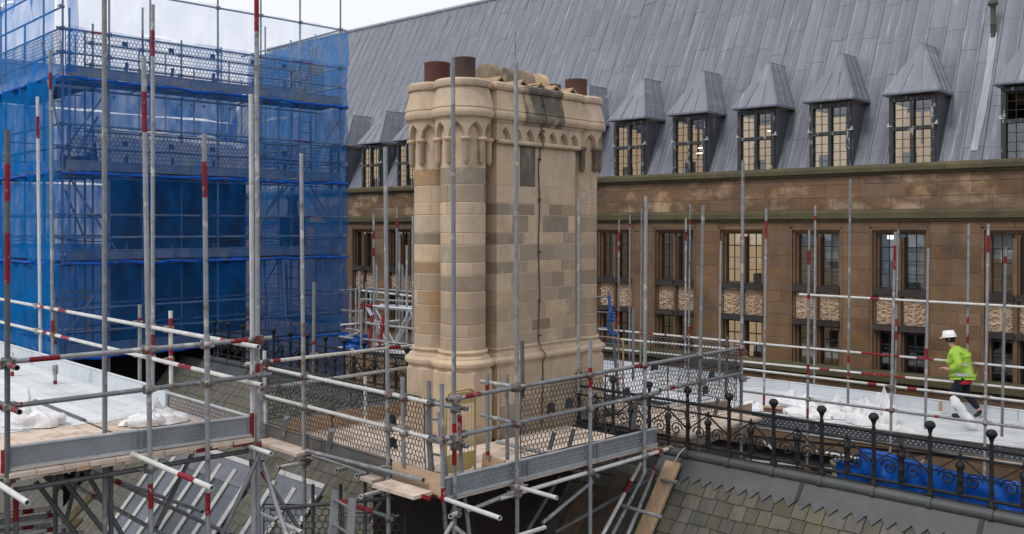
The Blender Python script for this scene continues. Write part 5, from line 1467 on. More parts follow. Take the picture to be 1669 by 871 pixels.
tw.rail(TP(-0.03, -0.1, 5.47), TP(-0.03, TLb + 0.2, 5.47), 't_tube'); tw.rail(TP(-0.1, -0.03, 5.47), TP(TLa, -0.03, 5.47), 't_tube'); tw.rail(TP(0, TLb, 5.47), TP(TLa, TLb, 5.47), 't_tube')
tw.rail(TP(0.05, 0, 4.9), TP(TLa, 0, 4.9), 't_tube')
# yellow capped tube ends and braces seen on the long face
def TF(u, v, off=0.0): return Vp(u, v, T0, T0 + TB, off)
for (u0, v0, u1, v1, off) in ((100, 250, 194, 123, -0.1), (112, 288, 192, 412, -0.1), (102, 235, 78, 130, 0.05), (470, 322, 556, 192, -0.1), (432, 350, 470, 302, -0.6), (497, 311, 545, 380, -0.3), (505, 302, 530, 345, -0.9), (100, 560, 182, 438, -0.1), (84, 432, 97, 575, 0.05), (500, 520, 560, 430, -0.1), (438, 340, 465, 300, -1.2), (430, 470, 455, 420, -1.2), (125, 250, 160, 190, -1.3), (106, 310, 140, 395, -1.3)):
    tw.bar('brace', TF(u0, v0, off), TF(u1, v1, off), 't_tube', [(0.9, 0.98)] if u0 == 100 else ())
for (u, v) in ((293, 171), (312, 172), (332, 174), (375, 178), (381, 176), (186, 159)):
    b = MB(); p = TF(u, v, -1.3); b.tube(p, p + Vector((0.02, -0.05, 0)), 0.035, 8); b.obj('tube_cap', M['yellow'], tw.root, world=True)
# mesh guards on the upper lifts
tw.guard(TP(-0.02, 0.05, 3.62), TP(-0.02, TLb - 0.6, 3.62), 0.80, cell=0.085, r=0.007, m='guard_grey', seed=21)
tw.guard(TP(0.0, 0.1, 1.50), TP(0.0, TLb - 0.1, 1.50), 0.72, cell=0.095, r=0.0075, m='guard_grey', seed=22)
tw.guard(TP(4.4, -0.02, 3.62), TP(0.1, -0.02, 3.62), 0.80, cell=0.085, r=0.006, m='guard_grey', seed=23)
tw.guard(TP(1.5, 4.9, 1.5), TP(1.5, TLb - 0.2, 1.5), 0.8, cell=0.095, r=0.0075, m='guard_grey', seed=24)
tw.guard(TP(1.5, 4.9, -0.5), TP(1.5, TLb - 0.2, -0.5), 0.8, cell=0.095, r=0.0075, m='guard_grey', seed=25)
for b in (1.35, 2.45, 3.5, 4.6, 5.5):
    for z in (4.2, 1.9): tw.clip(TP(-0.06, b, z), TB)
    for z in (3.62, 1.45, -0.6):
        q = MB(); q.bar(TP(0.04, b + 0.05, z - 0.08), TP(0.04, b + 0.08, z + 0.22), 0.07, 0.03, up=(0, 1, 0)); q.obj('hook_bracket', M['guard_grey'], tw.root, world=True)
# netting: one sheet per lift and face, gathered at each deck
def net(p, q, z0, z1, m, seed, out_, nu=80, nv=14, name='debris_netting', e0=0.0, e1=0.0):
    p, q = Vector(p), Vector(q)
    d = (q - p); L = d.length; x = d / L; nn = Vector((x.y, -x.x, 0))
    if nn.dot(out_) < 0: nn = -nn
    p, q = p - x * e0, q + x * e1; d = q - p; L = d.length
    def P(a, c):
        zz = z0 + (z1 - z0) * c
        gather = 0.05 * math.sin(PI * c)
        fold = 0.085 * math.sin(a * L * 6 + 2.5 * noise.noise(Vector((a * 5, c, seed)))) * (abs(c - 0.5) * 2) ** 1.5
        w = 0.12 * noise.noise(Vector((a * L * 0.9, zz * 0.8, seed * 3.1))) + 0.08 * noise.noise(Vector((a * L * 2.6, zz * 1.2, seed)))
        return p + d * a + nn * (0.21 + gather + fold + w) + Vector((0, 0, zz + 0.03 * math.sin(a * L * 2.1 + seed) * (1 - c)))
    b = MB(); b.grid(P, nu, nv, True)
    return b.obj(name, M[m], tw.root, world=True)
zs_ = [5.47] + LIFT + [-4.6]
pale = netting
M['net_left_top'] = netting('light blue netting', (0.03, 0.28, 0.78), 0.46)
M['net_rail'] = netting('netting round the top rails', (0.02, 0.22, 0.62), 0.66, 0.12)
M['net_back'] = netting('back netting with shade painted in', (0.008, 0.16, 0.50), 0.16, 0.10)  # thread colour darkened to paint in the shade inside the tower
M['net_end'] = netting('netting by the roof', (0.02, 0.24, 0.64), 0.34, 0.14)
for i in range(5):
    z1, z0 = zs_[i] - (0.0 if i == 0 else 0.06), zs_[i + 1] - 0.02
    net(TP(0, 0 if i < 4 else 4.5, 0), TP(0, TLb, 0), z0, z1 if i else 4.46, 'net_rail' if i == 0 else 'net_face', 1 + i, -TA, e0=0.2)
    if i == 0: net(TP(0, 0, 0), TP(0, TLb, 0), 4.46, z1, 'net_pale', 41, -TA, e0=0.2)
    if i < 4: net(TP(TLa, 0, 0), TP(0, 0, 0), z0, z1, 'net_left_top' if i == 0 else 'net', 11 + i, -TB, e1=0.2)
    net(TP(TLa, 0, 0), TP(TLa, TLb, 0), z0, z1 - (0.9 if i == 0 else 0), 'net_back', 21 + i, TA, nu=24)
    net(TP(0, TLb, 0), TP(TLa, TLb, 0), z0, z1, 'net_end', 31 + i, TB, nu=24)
net(TP(0, 0, 0), TP(-0.0, 0.22, 0), 3.4, 7.2, 'net_left_top', 77, -TA, nu=6)
net(TP(TLa, 0, 0), TP(0, 0, 0), 5.47, 6.9, 'net_left_top', 78, -TB)
def swag(p, q, z, seed, out_):
    p, q = Vector(p), Vector(q)
    n = 60; d = q - p; x = d.normalized(); nn = Vector((x.y, -x.x, 0))
    if nn.dot(out_) < 0: nn = -nn
    pts = [p + d * (i / n) + nn * (0.22 + 0.03 * noise.noise(Vector((i * 0.3, seed, 0)))) + Vector((0, 0, z - 0.05 + 0.04 * noise.noise(Vector((i * 0.22, seed, 5))))) for i in range(n + 1)]
    b = MB(); b.path(pts, 0.05, 7, rs=[0.040 + 0.022 * noise.noise(Vector((i * 0.4, seed, 9))) for i in range(n + 1)])
    b.obj('gathered_netting', M['swag'], tw.root, world=True)
for i, z in enumerate(LIFT):
    swag(TP(0, -0.1, 0), TP(0, TLb + 0.1, 0), z - 0.03, i, -TA); swag(TP(TLa, 0, 0), TP(0, 0, 0), z - 0.03, 10 + i, -TB)
for z in (1.80, -0.28, -2.33):
    pts = [TP(-0.17, TLb * i / 30, z - 0.05 * math.sin(PI * (i % 10) / 10)) for i in range(31)]
    b = MB(); b.path(pts, 0.012, 5); b.obj('lacing_wire', M['cable'], tw.root, world=True)
    pts = [TP(TLa * i / 20, -0.17, z - 0.04 * math.sin(PI * (i % 7) / 7)) for i in range(21)]
    b = MB(); b.path(pts, 0.012, 5); b.obj('lacing_wire', M['cable'], tw.root, world=True)
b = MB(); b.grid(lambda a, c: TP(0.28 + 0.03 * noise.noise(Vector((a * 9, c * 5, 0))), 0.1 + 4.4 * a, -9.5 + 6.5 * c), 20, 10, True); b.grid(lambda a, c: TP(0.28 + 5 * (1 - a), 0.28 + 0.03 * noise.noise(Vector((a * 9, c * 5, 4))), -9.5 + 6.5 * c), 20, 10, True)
M['shade_sheet'] = mat('black void shade', (0.006, 0.006, 0.007), (0.004, 0.004, 0.005), 3, 0.8, spec=0.1)  # near-black panel added to stand in for the shade of the void below
b.obj('void_shade_panel', M['shade_sheet'], tw.root, world=True)
# notice boards hung inside the netting
for (u, v, w, h, off) in ((514, 113, 22, 17, -0.4), (517, 359, 22, 8, -0.4)):
    p = TF(u, v, off); k = p.y / FOC; b = MB(); b.box((0, 0, 0), (w * k * 1.35, 0.02, h * k)); b.obj('notice_board', mat('pale yellow board', (0.55, 0.52, 0.36), None, 2), tw.root, frame(p, TB, TA, (0, 0, 1)), world=True)
tw.couple(limit=0.12, cap=150)

# masonry turret wrapped inside the tower, with white plastic over its top
tur = thing('stone_turret', 'dark stone turret standing inside the blue netted tower', 'turret', frame=frame(TP(1.35, 2.45, -6), TB, TA, (0, 0, 1)))
M['turret'] = mat('dark turret stone', (0.060, 0.055, 0.050), (0.04, 0.038, 0.036), 2, 0.95, ref=tur, rnd=0.15)
b = MB(); b.box((1.35, 1.2, 3.9), (2.68, 2.4, 7.8)); b.obj('core', M['turret'], tur)
for k in range(19):
    z0 = 0.2 + 0.41 * k
    s = 0.0; first = True
    while s < 2.69:
        e = min(s + (0.35 if first and k % 2 else 0.68), 2.7); first = False
        if 2.7 - e < 0.2: e = 2.7
        b = MB(); b.box(((s + e) / 2, -0.01, z0 + 0.2), (e - s - 0.012, 0.05, 0.398)); b.obj('stone', M['turret'], tur); s = e
b = MB(); b.lathe([(0.16, 0), (0.13, 0.4), (0.15, 0.45), (0.20, 0.55), (0.20, 0.6), (0.0, 0.6)], (0, 0, 0), 14)
pot_ = thing('urn_finial', 'dark urn shaped pot behind the netting near the right end of the tower', 'pot', loc=tuple(TF(477, 352, -2.0)))
b.obj('urn', M['turret'], pot_, Matrix.Translation((0, 0, 0)))
b = MB(); b.box((0, 0, -0.5), (0.6, 0.6, 1.0)); b.obj('pedestal', M['turret'], pot_)
pl = thing('plastic_sheeting', 'white plastic sheet draped over the turret inside the blue netting', 'sheeting', loc=tuple(TP(1.3, 3.2, 1.8)))
def cov(a, c):
    bb = 1.15 + 4.1 * a
    t = (c - 0.5) * 2
    dz = 0.45 + 0.10 * noise.noise(Vector((bb * 1.5, 1, 2))) - 0.16 * a - (0.25 if a < 0.12 else 0) - (0.5 if a in (0, 1) else 0)
    prof = dz * (1 - max(0, abs(t) - 0.45) ** 1.3 * 2.4) - (0.55 if abs(t) > 0.98 else 0)
    return TP(2.4 + 1.35 * t, bb, 2.08 + prof + 0.05 * noise.noise(Vector((bb * 3, t * 3, 7)))) - Vector(TP(1.3, 3.2, 1.8))
b = MB(); b.grid(cov, 44, 18, True); b.obj('sheet', M['white_plastic'], pl)
# ================================================================ ladders, gates, beams
def ladder(label, p, q, w, wdir, n=None, m='alu', sw=0.035):
    """p, q: foot and head of the ladder's centre line"""
    p, q = Vector(p), Vector(q); wd = Vector(wdir).normalized()
    t = thing('ladder', label, 'ladder', loc=tuple(p))
    L = (q - p).length; n = n or int(L / 0.27)
    for s in (-1, 1):
        b = MB(); b.bar(p + wd * s * w / 2, q + wd * s * w / 2, sw, 0.065, up=(q - p).cross(wd)); b.obj('stile', M[m], t, world=True)
    for i in range(n):
        c = p.lerp(q, (i + 0.6) / n); b = MB(); b.tube(c - wd * (w / 2 - 0.01), c + wd * (w / 2 - 0.01), 0.014, 8); b.obj('rung', M[m], t, world=True)
    return t
M['alu_dull'] = mat('dull ladder metal', (0.22, 0.23, 0.24), (0.16, 0.165, 0.17), 5, 0.5, 0.3)
Yl = 15.7
lt = ladder('grey ladder tied with blue rope behind the chimney on the right', W(996, 655, Yl - 0.3), W(979, 474, Yl + 0.2), 0.30, (0.85, -0.5, 0), m='alu_dull')
b = MB()
for (u, v) in ((997, 516), (1001, 551), (975, 556)):
    c0 = W(u, v, Yl - 0.1); b.path([c0 + Vector((0.05 * math.sin(i * 1.3), 0.04 * math.cos(i * 1.3), 0.012 * i - 0.08)) for i in range(16)], 0.014, 5)
b.path([W(992, 482, Yl), W(994, 500, Yl), W(997, 516, Yl - 0.05), W(990, 530, Yl - .1), W(995, 545, Yl - .1)], 0.02, 6)
tag(b.obj('rope', M['blue_rope'], None), 'blue rope wound round the top of the grey ladder', 'rope')
ladder('aluminium ladder rising through the lower mesh guard under the deck', W(552, 930, 8.9), W(560, 806, 9.3), 0.38, (0.6, -0.8, 0), n=3, sw=0.042, m='alu_dull')
ladder('grey ladder leaning through the deck beside the corner gate', W(716, 790, 10.1), W(706, 672, 10.6), 0.20, (0.8, -0.6, 0), n=4, m='alu_dull')
ladder('ladder standing on the top deck at the right end of the blue tower', TP(1.1, TLb - 0.75, 3.4), TP(1.25, TLb - 0.28, 5.15), 0.36, TB, m='alu_dull')
ladder('ladder inside the lowest netted lift of the blue tower', TP(0.9, b_of(482), -2.8), TP(1.2, b_of(482), -0.9), 0.5, TB, m='alu')
ladder('ladder inside the second netted lift near the right end of the tower', TP(0.9, b_of(528), 1.3), TP(1.2, b_of(535), 3.1), 0.36, TB, m='alu_dull')
ladder('short ladder inside the pale end of the lowest netted lift', TP(1.5, b_of(528), -2.6), TP(1.7, b_of(530), -1.0), 0.42, TB, m='alu_dull')

def gate(label, o, x, w, h, m, plate=0.0, r=0.016, rail=None, head=0.0):
    """tubular frame with wire mesh; o lower corner, x direction"""
    t = thing('scaffold_gate', label, 'gate', frame=frame(o, Vector(x).normalized(), Vector((0, 0, 1)).cross(Vector(x).normalized()), (0, 0, 1)))
    c = 0.09
    pts = [(0, 0, 0), (0, 0, h - c)] + [(c - c * math.cos(a), 0, h - c + c * math.sin(a)) for a in (0.5, 1.0)] + [(c, 0, h), (w - c, 0, h)] + [(w - c + c * math.sin(a), 0, h - c + c * math.cos(a)) for a in (0.5, 1.0)] + [(w, 0, h - c), (w, 0, 0)]
    b = MB(); b.path(pts, r, 8); b.obj('frame', M[m], t)
    if rail: b = MB(); b.tube((0, 0, h * rail), (w, 0, h * rail), r * 0.9, 8); b.obj('cross_rail', M[m], t)
    b = MB()
    k = int(w / 0.05)
    for i in range(1, k): b.bar((w * i / k, 0, plate), (w * i / k, 0, h - 0.02), 0.0045)
    k = int((h - plate) / 0.1)
    for i in range(1, k): b.bar((0, 0.003, plate + (h - plate) * i / k), (w, 0.003, plate + (h - plate) * i / k), 0.0045)
    tag(b.obj('wire_mesh', M['fitting' if m != 'yellow' else 'yellow'], t), kind='stuff')
    if plate:
        b = MB(); n = 8
        ol = [(0, 0, plate), (0, 0, 0.02)] + [(w - 0.1 + 0.1 * math.sin(a), 0, 0.12 - 0.1 * math.cos(a)) for a in [PI / 2 * i / 6 for i in range(7)]] + [(w, 0, plate)]
        b.add([(x_, -0.01, z_) for x_, _, z_ in ol] + [(x_, 0.01, z_) for x_, _, z_ in ol], [tuple(range(len(ol))), tuple(range(2 * len(ol) - 1, len(ol) - 1, -1))] + [(i, i + len(ol), (i + 1) % len(ol) + len(ol), (i + 1) % len(ol)) for i in range(len(ol))])
        b.obj('kick_plate', M[m], t)
    if head: b = MB(); b.box((w / 2, 0, h - head / 2 - 0.03), (w - 0.05, 0.012, head)); b.obj('head_plate', M[m], t)
    return t
gate('yellow mesh gate with solid kick plate at the near corner of the deck', W(727, 776, 10.25), (0.74, 0.67, 0), 0.42, 0.93, 'yellow', plate=0.22, r=0.014, head=0.13)
gate('buff framed mesh gate beside the ladder right of the chimney', W(966, 652, 15.1), (0.72, -0.69, 0), 0.62, 1.05, 'orange', rail=0.4)
gate('small yellow gate on the lowest lift at the left corner of the blue tower', TP(0.9, b_of(113), -2.6), TB, 0.72, 1.1, 'yellow', rail=0.85, r=0.03)
gate('narrow yellow gate on the top lift under the pale notice board', TP(0.35, b_of(497), 3.45), TB, 0.42, 1.0, 'yellow', r=0.02)

# aluminium lattice beams leaning together behind the left cresting
def lattice(label, p, q, h, dirh, red=True):
    p, q = Vector(p), Vector(q); hd = Vector(dirh).normalized() * h
    t = thing('lattice_beam', label, 'beam', loc=tuple(p), group='aluminium lattice beams stacked behind the left cresting')
    for o, nm in ((Vector((0, 0, 0)), 'top_chord'), (hd, 'bottom_chord')):
        b = MB(); b.tube(p + o, q + o, 0.028, 8); c = b.obj(nm, M['alu'], t, world=True)
        if red and o.length == 0: link('paint_band', shared('band', M['red'], u_band), c, along(p, p.lerp(q, 0.12), 0.029), world=True)
    n = max(3, int((q - p).length / h))
    for i in range(n):
        a0 = p.lerp(q, i / n) + (hd if i % 2 else Vector((0, 0, 0))); a1 = p.lerp(q, (i + 1) / n) + (Vector((0, 0, 0)) if i % 2 else hd)
        b = MB(); b.tube(a0, a1, 0.02, 8); b.obj('lacing', M['alu'], t, world=True)
    return t
for k, (u0, v0, u1, v1, Y, h, lab) in enumerate(((596, 498, 705, 507, 19.6, 1.0, 'nearest aluminium lattice beam with red end, left of the chimney'), (600, 500, 712, 509, 20.1, 0.95, 'middle aluminium lattice beam of the stack left of the chimney'), (608, 496, 715, 505, 20.6, 0.9, 'farthest aluminium lattice beam of the stack left of the chimney'))):
    lattice(lab, W(u0, v0, Y), W(u1, v1, Y - 0.9), h, (0.05, 0, -1))
for k, (u0, v0, u1, v1) in enumerate(((607, 514, 601, 572), (625, 513, 617, 580))):
    b = MB(); b.bar(W(u0, v0, 19.4), W(u1, v1, 19.2), 0.06, 0.05); tag(b.obj('red_prop', M['red'], None), 'red painted tube leaning on the lattice beams, %s' % ('at the left' if k == 0 else 'at the right'), 'tube')

# scaffold in the gap behind the left cresting
fs = Scaf('far_scaffold', 'far tube scaffold in the gap between the blue tower and the chimney', loc=(-4, 22, -9))
for (ut, vt, ub, vb, Y, bd) in ((609, 348, 610, 600, 20.0, [(376, 390), (404, 418)]), (614, 432, 614, 600, 20.6, ()), (647, 337, 646, 600, 20.2, [(356, 372)]), (651, 378, 651, 600, 21.5, ()), (656, 432, 656, 560, 22.5, ()), (663, 400, 663, 600, 19.5, ()), (673, 352, 673, 600, 18.8, ()), (586, 443, 585, 560, 19.2, ()), (597, 460, 597, 560, 21, ()), (571, 468, 571, 570, 21.5, ()), (580, 470, 580, 570, 22.5, ()), (589, 490, 589, 570, 18.5, [(492, 504)]), (604, 468, 604, 495, 22.5, ()), (629, 440, 629, 600, 21.0, ())):
    fs.pole(ut, vt, ub, vb, Y, 'galv', bd)
for (u0, v0, Y0, u1, v1, Y1, m) in ((555, 474, 21.5, 585, 472, 20, 'galv'), (590, 474, 22, 700, 486, 19, 'galv_white'), (585, 488, 21, 680, 492, 19.5, 'galv'), (558, 506, 21, 590, 509, 19.5, 'galv'), (555, 530, 19, 650, 523, 19.8, 'galv_white'), (560, 552, 18.3, 590, 541, 19, 'galv'), (565, 536, 19.5, 592, 541, 18.8, 'galv'), (554, 549, 18.5, 577, 552, 18.0, 'galv'), (596, 527, 19.3, 680, 537, 18.2, 'galv'), (590, 553, 18.8, 676, 563, 17.6, 'galv'), (600, 470, 22.5, 690, 478, 20.5, 'galv')):
    fs.rail(W(u0, v0, Y0), W(u1, v1, Y1), m, [(0.3, 0.4)] if u0 in (555, 596) else ())
for k in range(4): fs.board(W(560, 566, 20.3 + 0.3 * k), W(720, 580, 17.6 + 0.3 * k), 0.29, m='deck_white')
fs.couple()
b = MB()
def bs_(a, c): return W(558 + 42 * a, 546 + 24 * c, 19.0 + 0.1 * noise.noise(Vector((a * 5, c * 4, 0)))) + Vector((0, 0, 0.05 * noise.noise(Vector((a * 4, 3, c * 3)))))
b.grid(bs_, 10, 8, True); tag(b.obj('blue_sheet', M['blue_sheet'], None), 'small blue sheet hung low between the tower and the lattice beams', 'sheet')

# ================================================================ planks leaning on the slates
def plank(label, x0, l0, x1, l1, w, m, h=0.09, group=None):
    b = MB(); b.bar(rpt(x0, l0, h), rpt(x1, l1, h), w, 0.04, up=snm)
    o = b.obj('plank', M[m], None, frame(RO, RDv, RIv, (0, 0, 1)))
    return tag(o, label, 'plank', group)
xa, la = ray_slope(1103, 760)
pk = plank('long clean timber plank lying down the slates beside the ridge', xa, la, xa - 0.02, la + 3.0, 0.23, 'board_new', h=0.10)
b = MB(); b.path([rpt(xa + 0.03, la + 0.02, 0.13), rpt(xa + 0.05, la - 0.12, 0.13), rpt(xa + 0.10, la - 0.24, 0.12)], 0.012, 5); link('rope_loop', b.mesh('rope_loop', M['board']), pk)
xa, la = ray_slope(1020, 775); plank('brown plank in shadow on the slates, nearer the clean plank', xa, la, xa - 0.05, la + 3.2, 0.22, 'board_old', 0.08)
xa, la = ray_slope(965, 800); plank('brown plank in shadow on the slates, nearer the chimney base', xa, la, xa - 0.05, la + 3.2, 0.3, 'board_old', 0.08)
xa, la = ray_slope(318, 602); plank('old timber plank along the left edge of the slate roof', 0.25, 0.5, 0.2, 3.8, 0.16, 'board_new', 0.10); 
plank('red banded tube lying down the left edge of the slates', -0.0, 0.3, -0.05, 3.5, 0.05, 'galv', 0.14)
M['old_yellow'] = mat('mossy batten', (0.22, 0.17, 0.08), (0.15, 0.12, 0.06), 4, 0.9)
for (u, v, lab) in ((145, 808, 'mossy timber batten on the slates, higher one under the left deck'), (118, 855, 'mossy timber batten on the slates, lower one under the left deck')):
    b = MB(); b.bar(W(u - 38, v + 45, 14.5), W(u + 12, v - 8, 15.5), 0.12, 0.06); tag(b.obj('batten', M['old_yellow'], None), lab, 'batten')

# ================================================================ wall, blue tarpaulin and stone vent behind the right cresting
pw_ = thing('parapet_wall', 'brown rendered wall below the walkway behind the right cresting', 'wall', kind='thing', frame=frame(V3(NA, ZR - 4) + Vector((0.06, 0.07, 0)), nd, Vector((-nd.y, nd.x, 0)), (0, 0, 1)))
M['hoarding'] = mat('buff brown wall', (0.26, 0.17, 0.11), (0.20, 0.13, 0.085), 2.5, 0.9, rnd=0.1)
for k in range(9):
    b = MB(); b.box((0.75 + 1.5 * k, 0, 1.62), (1.494, 0.1, 3.24)); b.obj('panel', M['hoarding'], pw_)
b = MB(); b.box((6.7, 0.55, 3.3), (13.5, 0.9, 0.1)); b.obj('coping', M['dark_stone'], pw_)
tp = thing('blue_tarpaulin', 'bright blue tarpaulin hung behind the right cresting under the walkway', 'tarpaulin', loc=tuple(W(1500, 790, 13.5)))
def tarp(a, c):
    x = px_ridge(1318) + a * (px_ridge(1700) - px_ridge(1318))
    y = 0.75 + 0.16 * noise.noise(Vector((x * 1.0, c * 2, 1))) + 0.05 * noise.noise(Vector((x * 3.4, c * 4, 2))) + 0.05 * noise.noise(Vector((x * 9, c * 9, 2))) + 0.25 * (1 - c)
    top = 0.27 + 0.10 * noise.noise(Vector((x * 0.8, 0, 8))) + (0.10 if a > 0.12 else -0.1) - 0.15 * a
    p = RO + RDv * x + RIv * y; p.z = RO.z - 1.3 + (1.3 + top) * c
    return p
b = MB(); b.grid(tarp, 110, 24, True); b.obj('sheet', M['blue_sheet'], tp, world=True)
b = MB()
for v in (0.985,): b.path([tarp(i / 40, v) + Vector((-0.015, -0.02, 0.0)) for i in range(41)], 0.008, 4)
b.obj('hem', M['blue_sheet'], tp, world=True)
M['vent_stone'] = mat('lichened stone', (0.24, 0.20, 0.12), (0.16, 0.14, 0.09), 8, 0.95)
b = MB(); c0 = W(1368, 800, 13.0); b.lathe([(0.10, 0.0), (0.10, 0.30), (0.07, 0.32), (0.12, 0.36), (0.13, 0.41), (0.09, 0.44), (0.0, 0.45)], tuple(c0), 12)
tag(b.obj('stone_vent', M['vent_stone'], None), 'small lichened stone vent behind the ridge before the blue tarpaulin', 'vent')
rb2 = thing('lean_to_roof', 'dark leaded gutter roof between the slate ridge and the walkway', 'roof', kind='thing', loc=(4, 15, -5))
b = MB()
q = [RO + RDv * (px_ridge(1000)) + RIv * 0.1, RO + RDv * RLEN + RIv * 0.1, RO + RDv * RLEN + RIv * 5, RO + RDv * px_ridge(1000) + RIv * 5]
for i, z in enumerate((-3.75, -3.75, -4.6, -4.6)): q[i] = Vector((q[i].x, q[i].y, z))
b.add(q + [p + Vector((0, 0, -0.2)) for p in q], [(0, 1, 2, 3), (4, 7, 6, 5), (0, 4, 5, 1), (3, 2, 6, 7), (0, 3, 7, 4), (1, 5, 6, 2)]); b.obj('lead', M['roof_deck'], rb2, world=True)

# ================================================================ plastic sacks and sheeting
def crumple(name, label, cat, c, size, seed, rot=0.0, ridge=0.5, peak=(), m='white_plastic', nu=40, nv=14, group=None):
    """a slumped, folded plastic heap resting on the deck: size = (length, width, height)"""
    c = Vector(c); b = MB()
    def P(a, t):
        an = 2 * PI * a
        rr = math.sin(PI / 2 * min(1, t * 1.02))
        h = math.cos(PI / 2 * t) ** 0.8
        d = Vector((math.cos(an), math.sin(an), 0))
        n1 = noise.noise(Vector((d.x * 1.6, d.y * 1.6, t * 2 + seed * 7.3)))
        fold = abs(noise.noise(Vector((d.x * 3.1 + seed, d.y * 3.1, t * 2.6)))) ; fine = abs(noise.noise(Vector((d.x * 7 + seed, d.y * 7, t * 7))))
        k = 1 + 0.35 * n1 - ridge * 0.55 * fold
        z = h * (1 + 0.5 * n1 - ridge * 0.9 * fold + 0.12 * fine)
        for px, py, ph, pw in peak:
            dd = (rr * d.x - px) ** 2 + (rr * d.y - py) ** 2
            z += ph * math.exp(-dd / pw)
        x, y = rr * d.x * k * size[0] / 2, rr * d.y * k * size[1] / 2
        ca_, sa_ = math.cos(rot), math.sin(rot)
        return Vector((x * ca_ - y * sa_, x * sa_ + y * ca_, max(0.004, z * size[2]) if t < 0.999 else 0.0))
    b.grid(P, nu, nv, True)
    b.auto = True
    o = b.obj(name, M[m], None, Matrix.Translation(c))
    return tag(o, label, cat, group)
GR = 'white plastic sacks and sheeting left on the decks'
a45 = math.atan2(LBx.y, LBx.x)
crumple('plastic_sack', 'white plastic sack slumped on the left deck behind the corner post', 'sack', G(50, 693, ZL + 0.01), (0.62, 0.5, 0.17), 1, 0.1, 0.5, [(-0.15, 0.2, 1.3, 0.02)], group=GR)
crumple('plastic_sack', 'white plastic sack with a pointed tip on the bare timber of the left deck', 'sack', G(250, 690, ZL + 0.01), (0.68, 0.4, 0.13), 3, 0.35, 0.6, [(0.1, 0.15, 1.0, 0.015), (0.45, 0.1, 0.5, 0.01)], group=GR)
def deck_at(u, v): return G(u, v, ZR + 0.012)
crumple('plastic_sheeting', 'low white sheeting beside the broom at the left end of the heap', 'sheeting', deck_at(1296, 662), (1.15, 0.7, 0.20), 5, -0.7, 0.6, [(-0.2, 0, 0.9, 0.06), (0.4, 0.3, 0.9, 0.012)], group=GR)
crumple('plastic_sheeting', 'spread white sheeting in front of the first grey near post', 'sheeting', deck_at(1322, 678), (1.0, 0.6, 0.16), 6, -0.5, 0.7, [(0.2, 0, 0.5, 0.03)], group=GR)
crumple('plastic_sheeting', 'white sheeting heaped around the log on the walkway', 'sheeting', deck_at(1372, 680), (0.85, 0.5, 0.27), 7, -0.6, 0.6, [(-0.2, 0.1, 0.6, 0.02)], group=GR)
crumple('plastic_sheeting', 'white sheeting standing up in a tall peak against the near post', 'sheeting', deck_at(1440, 690), (0.55, 0.4, 0.38), 8, -0.5, 0.6, [(0.1, 0, 0.8, 0.09), (-0.3, 0.2, 0.4, 0.05)], group=GR)
crumple('plastic_sheeting', 'rounded white sheeting just left of the tall peak', 'sheeting', deck_at(1408, 690), (0.6, 0.5, 0.34), 9, -0.4, 0.55, [(0, 0, 0.5, 0.12)], group=GR)
crumple('plastic_sack', 'bulging white sack at the right end of the heap on the walkway', 'sack', deck_at(1462, 712), (0.8, 0.55, 0.22), 10, -0.6, 0.5, (), group=GR)
crumple('plastic_sack', 'flattened white sack at the near edge under the tall peak', 'sack', deck_at(1408, 712), (0.75, 0.4, 0.14), 12, -0.6, 0.6, (), group=GR)
crumple('plastic_sack', 'small white sack by the plywood at the left end of the walkway', 'sack', deck_at(1228, 668), (0.5, 0.4, 0.15), 13, -0.6, 0.5, (), group=GR)
# rolled white sheet leaning by the worker's feet
b = MB()
p0_, p1_ = W(1552, 648, 17.5), G(1587, 696, ZR + 0.08)
pts = [p0_.lerp(p1_, i / 10) + Vector((0.012 * math.sin(i * 2.1), 0, 0.012 * math.cos(i * 1.7))) for i in range(11)]
b.path(pts, 0.12, 12, rs=[0.05, 0.085, 0.095, 0.085, 0.088, 0.085, 0.09, 0.085, 0.09, 0.095, 0.06]); b.auto = True
tag(b.obj('plastic_roll', M['white_plastic'], None), 'white plastic roll leaning by the feet of the worker', 'roll', GR)
# log and broom head
M['bark'] = mat('pale log', (0.42, 0.36, 0.28), (0.30, 0.25, 0.19), 9, 0.9)
b = MB(); p = deck_at(1355, 680) + Vector((0, 0, 0.08)); b.path([p, p + Vector((0.16, -0.06, 0)), p + Vector((0.30, -0.10, 0.0))], 0.08, 12, rs=[0.07, 0.085, 0.08]); tag(b.obj('log', M['bark'], None), 'short pale log lying in the white sheeting', 'log')
br = thing('broom', 'broom head with brown bristles by the plywood edge of the walkway', 'broom', loc=tuple(deck_at(1260, 672)))
c0 = deck_at(1260, 672); dx = Vector((0.8, -0.6, 0))
b = MB(); b.bar(c0 - dx * 0.19 + Vector((0, 0, 0.10)), c0 + dx * 0.19 + Vector((0, 0, 0.10)), 0.07, 0.04); b.obj('stock', M['board_new'], br, world=True)
M['bristle'] = mat('brown bristles', (0.20, 0.10, 0.06), (0.12, 0.06, 0.04), 30, 0.9)
b = MB()
for i in range(18):
    for k in (-1, 0, 1): q = c0 + dx * (-0.18 + 0.36 * i / 17) + Vector((0.02 * k, 0.025 * k, 0.09)); b.bar(q, q + Vector((0.004 * k, -0.01, -0.085)), 0.012)
tag(b.obj('bristles', M['bristle'], br, world=True), kind='stuff')
